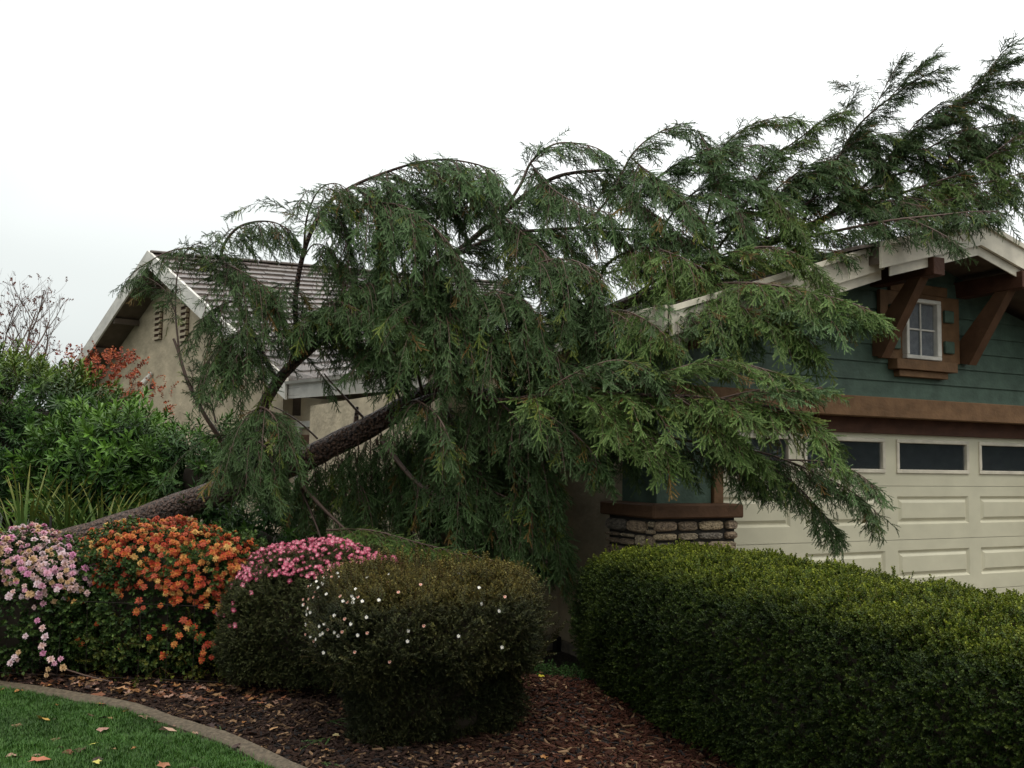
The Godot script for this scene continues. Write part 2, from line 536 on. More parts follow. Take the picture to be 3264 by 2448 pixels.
		for k in 4:
			var a: float = du[k][0]
			var b: float = du[k][1]
			var pm := MB.new()
			if row < 3:
				var steps := [[0.0, 0.0], [0.022, -0.020], [0.034, -0.020], [0.062, 0.0]]
				for i in 3:
					var s0: Array = steps[i]
					var s1: Array = steps[i + 1]
					var c0 := [Vector3(a + s0[0], p0 + s0[0], s0[1]), Vector3(b - s0[0], p0 + s0[0], s0[1]), Vector3(b - s0[0], p1 - s0[0], s0[1]), Vector3(a + s0[0], p1 - s0[0], s0[1])]
					var c1 := [Vector3(a + s1[0], p0 + s1[0], s1[1]), Vector3(b - s1[0], p0 + s1[0], s1[1]), Vector3(b - s1[0], p1 - s1[0], s1[1]), Vector3(a + s1[0], p1 - s1[0], s1[1])]
					for j in 4: pm.quad_out(c0[j], c0[(j + 1) % 4], c1[(j + 1) % 4], c1[j], Vector3(0, 0, 1))
				pm.quad_out(Vector3(a + 0.062, p0 + 0.062, 0), Vector3(b - 0.062, p0 + 0.062, 0), Vector3(b - 0.062, p1 - 0.062, 0), Vector3(a + 0.062, p1 - 0.062, 0), Vector3(0, 0, 1))
				put(door, "raised_panel", pm.mesh(), M.door_cream)
			else:
				var q0 := p0 - 0.012
				var q1 := p1 + 0.028
				for r in [[a - 0.008, b + 0.008, q0 - 0.012, q0 + 0.026], [a - 0.008, b + 0.008, q1 - 0.026, q1 + 0.012], [a - 0.008, a + 0.030, q0 + 0.026, q1 - 0.026], [b - 0.030, b + 0.008, q0 + 0.026, q1 - 0.026]]:
					slab(pm, r[0], r[1], r[2], r[3], -0.03, 0.017, 0.005)
				put(door, "window_frame", pm.mesh(), M.trim_cream)
				var gm := MB.new()
				gm.quad_out(Vector3(a + 0.028, q0 + 0.024, -0.012), Vector3(b - 0.028, q0 + 0.024, -0.012), Vector3(b - 0.028, q1 - 0.024, -0.012), Vector3(a + 0.028, q1 - 0.024, -0.012), Vector3(0, 0, 1))
				put(door, "pane", gm.mesh(), M.glass)
	# gable wall: lapped boards, each cut to the slope
	var back := MB.new()
	back.prism([Vector3(-3.02, 2.42, 0.02), Vector3(3.6, 2.42, 0.02), Vector3(3.6, 2.90, 0.02), Vector3(um, 3.80, 0.02), Vector3(-3.02, 2.90, 0.02)], Vector3(0, 0, -0.12))
	back.prism([Vector3(um - 1.3, 3.40, 0.021), Vector3(um + 1.3, 3.40, 0.021), Vector3(um + 1.3, 3.60, 0.021), Vector3(um, 3.955, 0.021), Vector3(um - 1.3, 3.60, 0.021)], Vector3(0, 0, -0.10))
	put(g, "gable_wall", back.mesh(), M.green)
	var v := 2.428
	var top := 3.81
	while v < 3.78:
		var hi := minf(v + 0.176, 3.80)
		var cuts := [-3.05, 3.62]
		if rg.randf() < 0.8: cuts = [-3.05, rg.randf_range(-2.0, 2.6), 3.62]
		for k in cuts.size() - 1:
			var half_lo := (top - v) / slope
			var half_hi := (top - hi) / slope
			var l0: float = maxf(cuts[k] + 0.001, um - half_lo)
			var r0: float = minf(cuts[k + 1] - 0.001, um + half_lo)
			var l1: float = maxf(cuts[k] + 0.001, um - half_hi)
			var r1: float = minf(cuts[k + 1] - 0.001, um + half_hi)
			if r0 - l0 < 0.05 or r1 - l1 < 0.01: continue
			var bm := MB.new()
			# thick lower edge, thin upper edge
			bm.quad_out(Vector3(l0, v, 0.058), Vector3(r0, v, 0.058), Vector3(r1, hi, 0.040), Vector3(l1, hi, 0.040), Vector3(0, 0, 1))
			bm.quad_out(Vector3(l0, v, 0.058), Vector3(r0, v, 0.058), Vector3(r0, v, 0.022), Vector3(l0, v, 0.022), Vector3.DOWN)
			bm.quad_out(Vector3(l0, v, 0.058), Vector3(l1, hi, 0.040), Vector3(l1, hi, 0.022), Vector3(l0, v, 0.022), Vector3.LEFT)
			bm.quad_out(Vector3(r0, v, 0.058), Vector3(r1, hi, 0.040), Vector3(r1, hi, 0.022), Vector3(r0, v, 0.022), Vector3.RIGHT)
			var tone := rg.randf_range(0.92, 1.06)
			for i in bm.c.size(): bm.c[i] = Color(tone, tone, tone)
			put(g, "siding_board", bm.mesh(), M.green)
		v = hi
	# brown surround, small window, sills, blocks
	one(g, "window_surround", M.brown, -0.31, 0.83, 2.825, 3.50, 0.05, 0.095)
	one(g, "window_surround", M.brown, -0.16, 0.66, 3.503, 3.60, 0.05, 0.095)
	one(g, "window_sill", M.brown, -0.17, 0.70, 2.722, 2.822, 0.05, 0.17)
	one(g, "window_sill", M.brown, -0.09, 0.61, 2.655, 2.719, 0.05, 0.125)
	for b in [[-0.20, 2.92], [0.58, 2.92], [0.58, 3.235], [-0.20, 3.235]]:
		one(g, "trim_block", M.green, b[0], b[0] + 0.135, b[1], b[1] + 0.125, 0.09, 0.13, 0.008)
	var win := put(g, "gable_window", null, null)
	var wf := MB.new()
	for r in [[-0.01, 0.49, 2.832, 2.872], [-0.01, 0.49, 3.40, 3.44], [-0.01, 0.03, 2.872, 3.40], [0.43, 0.49, 2.872, 3.40]]:
		slab(wf, r[0], r[1], r[2], r[3], 0.05, 0.155, 0.006)
	win.mesh = wf.mesh()
	win.material_override = M.trim_white
	one(win, "glazing_bar", M.trim_white, 0.218, 0.236, 2.872, 3.40, 0.107, 0.122, 0.003)
	one(win, "glazing_bar", M.trim_white, 0.03, 0.217, 3.125, 3.143, 0.107, 0.121, 0.003)
	one(win, "glazing_bar", M.trim_white, 0.237, 0.43, 3.125, 3.143, 0.107, 0.121, 0.003)
	for pn in [[0.03, 0.219, 2.872, 3.126], [0.235, 0.43, 2.872, 3.126], [0.03, 0.219, 3.142, 3.40], [0.235, 0.43, 3.142, 3.40]]:
		var gm := MB.new()
		gm.quad_out(Vector3(pn[0], pn[2], 0.112), Vector3(pn[1], pn[2], 0.112), Vector3(pn[1], pn[3], 0.112), Vector3(pn[0], pn[3], 0.112), Vector3(0, 0, 1))
		put(win, "pane", gm.mesh(), M.glass)
	one(win, "blind", M.curtain, 0.03, 0.43, 2.872, 3.40, 0.096, 0.099, 0.0)
	# outlookers and knee braces
	for bu in [-0.33, 0.92]:
		one(g, "outlooker", M.dark_brown, bu - 0.075, bu + 0.075, 3.52, 3.685, 0.0, 0.80, 0.006)
		var a := Vector3(bu, 2.90, 0.10)
		var b := Vector3(bu, 3.56, 0.60)
		var d := (b - a).normalized()
		var nrm := Vector3(0, -d.z, d.y)
		var bm := MB.new()
		bm.prism([Vector3(bu - 0.055, 2.84, 0.058), a + nrm * 0.09 + Vector3(-0.055, -0.03, 0), b + nrm * 0.05 + Vector3(-0.055, 0, 0), b - nrm * 0.06 + Vector3(-0.055, 0, 0), Vector3(bu - 0.055, 3.06, 0.058)], Vector3(0.11, 0, 0))
		put(g, "knee_brace", bm.mesh(), M.brace)
	for bu in [-2.93, 3.5]:
		one(g, "outlooker", M.dark_brown, bu - 0.075, bu + 0.075, 2.70, 2.80, 0.0, 0.62, 0.006)
	# roof planes, eaves boards, bargeboards (the middle stands forward of the sides)
	for s in [-1.0, 1.0]:
		var rf := MB.new()
		var tp := func(x: float, drop: float) -> float: return 4.08 - slope * x if drop == 0.0 else 3.691 - 0.33 * (x - 1.32)
		for part in [[0.0, 1.32, 0.74, 0.0], [1.32, 3.50, 0.58, 0.13]]:
			var x0: float = part[0]
			var x1: float = part[1]
			var p := [Vector3(um + s * x0, tp.call(x0, part[3]), part[2]), Vector3(um + s * x1, tp.call(x1, part[3]), part[2]), Vector3(um + s * x1, tp.call(x1, part[3]) - (0.16 if x0 == 0.0 else 0.10), part[2]), Vector3(um + s * x0, tp.call(x0, part[3]) - (0.16 if x0 == 0.0 else 0.10), part[2])]
			rf.prism(p, Vector3(0, 0, -6.7 - part[2]))
		var roof := put(g, "roof", rf.mesh(), M.soffit)
		# courses of tile on top
		for k in 14:
			var x0 := 0.04 + k * 0.247
			var x1 := x0 + 0.262
			var drop: float = 0.13 if x0 > 1.28 else 0.0
			var front: float = 0.57 if x0 > 1.28 else 0.73
			var w := front - 0.02
			if k > 4 and s < 0: w = front - 0.02
			var cm := MB.new()
			var tone := rg.randf_range(0.85, 1.1)
			cm.col = Color(tone, tone, tone)
			cm.prism([Vector3(um + s * x0, tp.call(x0, drop) + 0.012, w), Vector3(um + s * x1, tp.call(x1, drop) + 0.045, w), Vector3(um + s * x1, tp.call(x1, drop) + 0.012, w), Vector3(um + s * x0, tp.call(x0, drop) + 0.004, w)], Vector3(0, 0, -6.6 - front))
			put(roof, "tile_course", cm.mesh(), M.tile)
		for part in [[-0.02, 1.33, 0.745, 0.0], [1.12, 3.50, 0.585, 0.13]]:
			var x0: float = part[0]
			var x1: float = part[1]
			var bw: float = part[2]
			var dr: float = part[3]
			for bd in [[0.035, -0.012, 0.045, 0.012], [-0.012, -0.205, 0.032, 0.0], [-0.205, -0.295, 0.012, -0.02]]:
				var bm := MB.new()
				var xe := x1 - (0.14 if bd[1] < -0.25 and dr == 0.0 else 0.0)
				if x0 < 0.0:
					bm.prism([Vector3(um, tp.call(0.0, dr) + bd[0], bw + bd[3]), Vector3(um + s * xe, tp.call(xe, dr) + bd[0], bw + bd[3]), Vector3(um + s * xe, tp.call(xe, dr) + bd[1], bw + bd[3]), Vector3(um, tp.call(0.0, dr) + bd[1], bw + bd[3])], Vector3(0, 0, bd[2]))
				else:
					bm.prism([Vector3(um + s * x0, tp.call(x0, dr) + bd[0], bw + bd[3]), Vector3(um + s * xe, tp.call(xe, dr) + bd[0], bw + bd[3]), Vector3(um + s * xe, tp.call(xe, dr) + bd[1], bw + bd[3]), Vector3(um + s * x0, tp.call(x0, dr) + bd[1], bw + bd[3])], Vector3(0, 0, bd[2]))
				put(g, "bargeboard", bm.mesh(), M.trim_cream)
		var ev := MB.new()
		var ex: float = um + s * 3.505
		slab(ev, minf(ex, ex + s * 0.03), maxf(ex, ex + s * 0.03), 2.80, 3.02, -6.1, 0.58, 0.004)
		put(g, "eaves_board", ev.mesh(), M.trim_cream)

func MB_strip(_m: MB) -> Mesh:
	# the door's inner face: strips between and round the lights, so that the panes look into the room
	var m := MB.new()
	slab(m, -2.55, 2.385, 0.0, 1.71, -0.075, -0.066)
	return m.mesh()

# ------------------------------------------------------------------ the tan house behind
func build_house() -> void:
	var gd := Vector3(-0.6771, 0, -0.7359)          # along the gable wall, away to the left
	var rd := Vector3(0.7359, 0, -0.6771)           # into the house from the gable wall
	var ridge := Vector3(0.930, 0, -0.3676)
	var e0 := Vector3(-2.9955, 2.787, -13.0)
	var ap := Vector3(-6.2936, 5.26, -16.585)
	var hw := 4.87
	var base := Vector3(-6.0, 0, -16.0)
	var h := thing("house", base, "tan stucco house with brown tiled roof and pale bargeboards behind the fallen tree", "house")
	var e1 := ap * Vector3(1, 0, 1) + gd * hw + Vector3(0, e0.y, 0)
	e0 -= base; ap -= base; e1 -= base
	var rg := rnd(23)
	# gable wall
	var inn := rd * 0.46
	var m := MB.new()
	var lo := -0.4
	var w0 := e0 + gd * 0.95
	var w1 := e1 - gd * 0.45
	m.prism([Vector3(w0.x, lo, w0.z) + inn, Vector3(w0.x, e0.y + 0.05, w0.z) + inn, ap + inn + Vector3(0, -0.16, 0), Vector3(w1.x, e1.y + 0.05, w1.z) + inn, Vector3(w1.x, lo, w1.z) + inn], rd * 0.16)
	put(h, "gable_wall", m.mesh(), M.stucco)
	# wing wall under the front eave, running towards the street
	m = MB.new()
	var f0 := e0 + rd * 0.75 + gd * 0.94
	var f1 := e0 + rd * 0.75 - gd * 2.75
	m.prism([Vector3(f0.x, lo, f0.z), Vector3(f1.x, lo, f1.z), Vector3(f1.x, e0.y - 0.02, f1.z), Vector3(f0.x, e0.y - 0.02, f0.z)], rd * 0.15)
	put(h, "wing_wall", m.mesh(), M.stucco)
	m = MB.new()
	var f2 := f1 + rd * 0.16
	m.prism([Vector3(f2.x, lo, f2.z), Vector3(f2.x, lo, f2.z) + rd * 5.0, Vector3(f2.x, e0.y - 0.05, f2.z) + rd * 5.0, Vector3(f2.x, e0.y - 0.05, f2.z)], gd * 0.15)
	put(h, "front_wall", m.mesh(), M.stucco)
	# far walls close the house
	m = MB.new()
	m.prism([Vector3(w1.x, lo, w1.z) + inn + rd * 0.17, Vector3(w1.x, e1.y, w1.z) + inn + rd * 0.17, Vector3(w1.x, e1.y, w1.z) + rd * 7.0, Vector3(w1.x, lo, w1.z) + rd * 7.0], -gd * 0.15)
	put(h, "back_wall", m.mesh(), M.stucco)
	# roof boarding, two slopes
	var rl := 6.6
	var r1 := ap + ridge * rl
	var ee := e0 - gd * 3.0
	m = MB.new()
	var ns := 10
	var drop := Vector3(0, -0.10, 0)
	for i in ns:
		for j in ns:
			var q := []
			for k in [[i, j], [i + 1, j], [i + 1, j + 1], [i, j + 1]]:
				var s: float = float(k[0]) / ns
				var t: float = float(k[1]) / ns
				q.append((ap.lerp(r1, s)).lerp(e0.lerp(ee, s), t) + drop)
			m.quad_out(q[0], q[1], q[2], q[3], Vector3(0.3, 1, 0.5))
			m.quad_out(q[0] + drop, q[1] + drop, q[2] + drop, q[3] + drop, Vector3(-0.3, -1, -0.5))
	m.prism([ap + drop, r1 + drop, e1 + rd * 7.0 + drop, e1 + drop], drop)
	var roof := put(h, "roof", m.mesh(), M.soffit)
	# tiles: courses from the eave up, each tile a piece of its own while it can be told apart
	var courses := 21
	var made := 0
	var rest := MB.new()
	for k in courses:
		var t0 := (k + 0.0) / courses - 0.012
		var t1 := (k + 1.0) / courses + 0.004
		var a0 := ap.lerp(e0, t0)
		var b0 := r1.lerp(ee, t0)
		var a1 := ap.lerp(e0, t1)
		var b1 := r1.lerp(ee, t1)
		var len_ := a1.distance_to(b1)
		var cnt := int(len_ / 0.31)
		var off := 0.5 if k % 2 else 0.0
		for i in cnt + 1:
			var s0 := clampf((i - off) / cnt, 0.0, 1.0)
			var s1 := clampf((i + 1 - off) / cnt, 0.0, 1.0) - 0.008 / len_
			if s1 - s0 < 0.01: continue
			var up := Vector3(0.17, 0.87, 0.22).normalized()
			var lift := rg.randf_range(0.020, 0.034)
			var tone := rg.randf_range(0.72, 1.18)
			var tint := Color(tone * rg.randf_range(0.97, 1.05), tone, tone * rg.randf_range(0.95, 1.03))
			var tm: MB = MB.new() if made < 290 and s0 < 0.62 else rest
			tm.col = tint
			var p0 := a0.lerp(b0, s0) - up * 0.012
			var p1 := a0.lerp(b0, s1) - up * 0.012
			var p2 := a1.lerp(b1, s1) + up * lift
			var p3 := a1.lerp(b1, s0) + up * lift
			var th := up * -0.045
			tm.quad_out(p0, p1, p2, p3, up)
			tm.quad_out(p2, p3, p3 + th, p2 + th, a1 - a0)
			tm.quad_out(p0, p3, p3 + th, p0 + th, a0 - b0)
			tm.quad_out(p1, p2, p2 + th, p1 + th, b0 - a0)
			if tm != rest:
				made += 1
				put(roof, "roof_tile", tm.mesh(), M.tile)
	put(roof, "roof_tiles", rest.mesh(), M.tile).set_meta("kind", "stuff")
	m = MB.new()
	for k in 18:
		var s0 := k / 18.0
		var s1 := (k + 1) / 18.0 - 0.002
		m.box(ap.lerp(r1, (s0 + s1) / 2) + Vector3(0, 0.012, 0), Vector3(rl / 36.0 - 0.004, 0.02, 0.11), 0.012, along(ridge, Vector3.UP))
	put(roof, "ridge_tiles", m.mesh(), M.tile)
	# bargeboards
	for sd in 2:
		var end: Vector3 = e0 if sd == 0 else e1
		for bd in [[0.035, -0.035, 0.05], [-0.035, -0.25, 0.035]]:
			m = MB.new()
			m.prism([ap + Vector3(0, bd[0], 0) - rd * 0.05, end + Vector3(0, bd[0], 0) - rd * 0.05, end + Vector3(0, bd[1], 0) - rd * 0.05, ap + Vector3(0, bd[1], 0) - rd * 0.05], rd * bd[2])
			put(h, "bargeboard", m.mesh(), M.trim_white)
		# lookouts under the overhang
		for k in 5:
			var q := ap.lerp(end, 0.12 + k * 0.19) + Vector3(0, -0.27, 0)
			m = MB.new()
			m.box(q + rd * 0.22, Vector3(0.22, 0.05, 0.045), 0.0, along(rd, Vector3.UP))
			put(h, "lookout", m.mesh(), M.soffit)
	# eaves board with a gutter lip
	m = MB.new()
	m.prism([e0 + Vector3(0, -0.03, 0), ee + Vector3(0, -0.03, 0), ee + Vector3(0, -0.235, 0), e0 + Vector3(0, -0.235, 0)], rd * 0.03)
	put(h, "eaves_board", m.mesh(), M.gutter)
	m = MB.new()
	m.prism([e0 + Vector3(0, -0.008, 0) - rd * 0.07, ee + Vector3(0, -0.008, 0) - rd * 0.07, ee + Vector3(0, -0.045, 0) - rd * 0.055, e0 + Vector3(0, -0.045, 0) - rd * 0.055], rd * 0.052)
	put(h, "gutter", m.mesh(), M.gutter)
	# soffit
	m = MB.new()
	m.prism([e0 + Vector3(0, -0.21, 0) + rd * 0.035, ee + Vector3(0, -0.21, 0) + rd * 0.035, ee + Vector3(0, -0.21, 0) + rd * 0.745, e0 + Vector3(0, -0.21, 0) + rd * 0.745], Vector3(0, 0.02, 0))
	put(h, "soffit", m.mesh(), M.soffit)
	# gable vents: stacked louvres
	for sv in [5.45, 4.36]:
		var vent := put(h, "gable_vent", null, null)
		var c: Vector3 = e0 + gd * sv + inn
		m = MB.new()
		var y0: float = 3.84 if sv > 5.0 else 3.72
		m.box(Vector3(c.x, y0 + 0.34, c.z) - rd * 0.012, Vector3(0.15, 0.345, 0.012), 0.0, along(gd, Vector3.UP))
		vent.mesh = m.mesh()
		vent.material_override = M.dark_brown
		for k in 7:
			m = MB.new()
			var q := Vector3(c.x, y0 + 0.03 + k * 0.1, c.z) - rd * 0.06
			m.prism([q - gd * 0.15 + Vector3(0, 0.03, 0) + rd * 0.04, q + gd * 0.15 + Vector3(0, 0.03, 0) + rd * 0.04, q + gd * 0.15 - Vector3(0, 0.012, 0), q - gd * 0.15 - Vector3(0, 0.012, 0)], Vector3(0, -0.022, 0))
			m.prism([q - gd * 0.15 - Vector3(0, 0.03, 0), q - gd * 0.125 - Vector3(0, 0.03, 0), q - gd * 0.125 + Vector3(0, 0.04, 0), q - gd * 0.15 + Vector3(0, 0.04, 0)], rd * 0.05)
			put(vent, "vent_slat", m.mesh(), M.stucco)
	# small security light
	var lamp := put(h, "wall_light", null, null)
	var lc := e0 + gd * 5.6 + inn
	lc.y = 3.10
	m = MB.new()
	m.tube([lc + gd * 0.03 + Vector3(0, 0.15, 0) - rd * 0.02, lc + gd * 0.09 + Vector3(0, -0.06, 0) - rd * 0.16], [0.035, 0.055], 8)
	lamp.mesh = m.mesh()
	lamp.material_override = M.trim_white
	m = MB.new()
	m.box(lc - gd * 0.03 + Vector3(0, -0.10, 0) - rd * 0.03, Vector3(0.05, 0.045, 0.03), 0.012, along(gd, Vector3.UP))
	put(lamp, "lamp_mount", m.mesh(), M.dark_brown)
	# door with pale frame in the wing wall
	var dc := e0 + rd * 0.75 + gd * 0.46
	var dx := along(-gd, Vector3.UP)
	var dr := put(h, "door", null, null)
	m = MB.new()
	m.box(Vector3(dc.x, 1.0, dc.z) - rd * 0.02, Vector3(0.40, 1.10, 0.012), 0.004, dx)
	dr.mesh = m.mesh()
	dr.material_override = M.wood_door
	for k in 3:
		m = MB.new()
		m.box(Vector3(dc.x, 0.45 + k * 0.62, dc.z) - rd * 0.04, Vector3(0.27, 0.24, 0.010), 0.008, dx)
		put(dr, "door_panel", m.mesh(), M.wood_door)
	for k in [-1.0, 1.0]:
		m = MB.new()
		m.box(Vector3(dc.x, 1.05, dc.z) - gd * k * 0.46 - rd * 0.03, Vector3(0.05, 1.15, 0.03), 0.004, dx)
		put(dr, "door_frame", m.mesh(), M.trim_white)
	m = MB.new()
	m.box(Vector3(dc.x, 2.25, dc.z) - rd * 0.03, Vector3(0.56, 0.045, 0.035), 0.004, dx)
	put(dr, "door_frame", m.mesh(), M.trim_white)
	# iron railing of the porch
	var rail := put(h, "railing", null, null)
	var ra := Vector3(-1.9, 0, -11.35) - base
	var rx := Vector3(0.75, 0, -0.66)
	m = MB.new()
	m.tube([ra + Vector3(0, 1.42, 0), ra + rx * 1.3 + Vector3(0, 1.42, 0)], [0.022, 0.022], 6)
	m.tube([ra + Vector3(0, 0.58, 0), ra + rx * 1.3 + Vector3(0, 0.58, 0)], [0.014, 0.014], 6)
	rail.mesh = m.mesh()
	rail.material_override = M.iron
	for k in 9:
		m = MB.new()
		m.tube([ra + rx * (0.03 + k * 0.155) + Vector3(0, 0.2 if k % 8 == 0 else 0.58, 0), ra + rx * (0.03 + k * 0.155) + Vector3(0, 1.42, 0)], [0.010, 0.010], 5)
		put(rail, "baluster", m.mesh(), M.iron)

# ------------------------------------------------------------------ the fallen tree
var sprays: Array = []

# a flat conifer spray lying along +x, 0.34 m long: stem, alternate shoots, short needles all round
func make_spray(s: int, full: float) -> Mesh:
	var rg := rnd(s)
	var m := MB.new()
	var spine := []
	var bend := rg.randf_range(-0.05, 0.02)
	for i in 7:
		var t := i / 6.0
		spine.append(Vector3(0.34 * t, bend * t * t + rg.randf_range(-0.004, 0.004), rg.randf_range(-0.006, 0.006)))
	m.col = Color(0.085, 0.050, 0.030)
	m.tube(spine, [0.0034, 0.0030, 0.0026, 0.0022, 0.0018, 0.0014, 0.001], 3)
	var lines := [[spine, 0.25]]
	var n := int(9 * full)
	for i in n:
		var t := lerpf(0.08, 0.93, (i + 0.5) / n)
		var k := int(t * 6)
		var p: Vector3 = spine[k].lerp(spine[k + 1], t * 6 - k)
		var sd := 1.0 if i % 2 else -1.0
		var ln := (0.175 - 0.085 * t) * rg.randf_range(0.5, 1.2)
		var ang := deg_to_rad(rg.randf_range(26, 62))
		var d := Vector3(cos(ang), rg.randf_range(-0.65, 0.30), sin(ang) * sd).normalized()
		var sub := []
		for j in 4:
			var u := j / 3.0
			sub.append(p + d * ln * u + Vector3(0.018 * u * u, -0.020 * u * u, 0))
		lines.append([sub, 0.0])
	for q in lines:
		var pts: Array = q[0]
		var total: float = pts[0].distance_to(pts[-1])
		var cnt := int(total / 0.0042)
		for i in cnt:
			var t := lerpf(q[1], 1.0, (i + rg.randf()) / cnt)
			var f := t * (pts.size() - 1)
			var k := mini(int(f), pts.size() - 2)
			var p: Vector3 = pts[k].lerp(pts[k + 1], f - k)
			var ax: Vector3 = (pts[k + 1] - pts[k]).normalized()
			var sd := ax.cross(Vector3.UP).normalized()
			var up := sd.cross(ax)
			for a in [0.25, 2.85, rg.randf() * TAU]:
				var aa: float = a + rg.randf_range(-0.5, 0.5)
				var o := sd * cos(aa) + up * sin(aa)
				var nl := rg.randf_range(0.013, 0.021) * (1.0 - 0.3 * t)
				var tip := p + (o * 0.86 + ax * 0.6).normalized() * nl
				var wd := ax * 0.0027
				var g := rg.randf_range(0.8, 1.2)
				# shoot tips paler: wet sheen of the sky put into the colour
				m.col = Color(0.044, 0.092, 0.022).lerp(Color(0.118, 0.182, 0.074), t * t * 0.9) * g
				m.col.a = 1.0
				m.tri(p - wd, p + wd, tip)
	return m.mesh()

func fallen_trunk(pts: Array, rad: Array) -> Node3D:
	for i in 6: sprays.append(make_spray(100 + i, [1.0, 0.85, 1.1, 0.75, 0.95, 0.65][i]))
	var base := Vector3(-5.31, ground_y(-5.31, -9.4), -9.4)
	var t := thing("fallen_tree", base, "large fallen conifer with drooping needles leaning across both houses", "tree")
	var line := smooth_line(pts, 5)
	var rr := []
	for i in pts.size() - 1:
		for k in 5: rr.append(lerpf(rad[i], rad[i + 1], k / 5.0))
	rr.append(rad[-1])
	var p := []
	for q in line: p.append(q - base)
	var rg := rnd(77)
	var m := MB.new()
	m.tube(p, rr, 14, 0.055, rg)
	put(t, "trunk", m.mesh(), M.bark)
	# snapped stubs along the trunk
	for k in [7, 12, 16, 21, 24, 27, 31, 36, 40, 44]:
		var a := rg.randf_range(-0.4, 2.6)
		var tg: Vector3 = (p[k + 1] - p[k]).normalized()
		var sd := tg.cross(Vector3.UP).normalized()
		var d := (sd * -cos(a) + sd.cross(tg) * sin(a) + tg * 0.5).normalized()
		var l := rg.randf_range(0.05, 0.16)
		var r := rg.randf_range(0.012, 0.026)
		m = MB.new()
		m.tube([p[k] + d * rr[k] * 0.7, p[k] + d * (rr[k] + l * 0.5), p[k] + d * (rr[k] + l)], [r * 1.5, r, r * 0.7], 7, 0.12, rg)
		m.tube([p[k] + d * (rr[k] + l * 0.97), p[k] + d * (rr[k] + l * 1.02)], [r * 0.72, 0.001], 7, 0.2, rg)
		put(t, "branch_stub", m.mesh(), M.bark)
	# lifted roots at the butt
	for k in 9:
		var a := TAU * k / 9.0
		var d := Vector3(-0.45, sin(a), cos(a) * 0.9).normalized()
		m = MB.new()
		var o: Vector3 = p[0]
		var l := rg.randf_range(0.35, 0.75)
		m.tube(smooth_line([o + Vector3(0.08, 0, 0), o + d * 0.2 + Vector3(-0.05, 0, 0), o + d * l + Vector3(-0.1, rg.randf_range(-0.15, 0.05), rg.randf_range(-0.1, 0.1))], 4), [0.09, 0.085, 0.075, 0.065, 0.055, 0.045, 0.03, 0.022, 0.012], 7, 0.08, rg)
		put(t, "root", m.mesh(), M.bark)
	return t

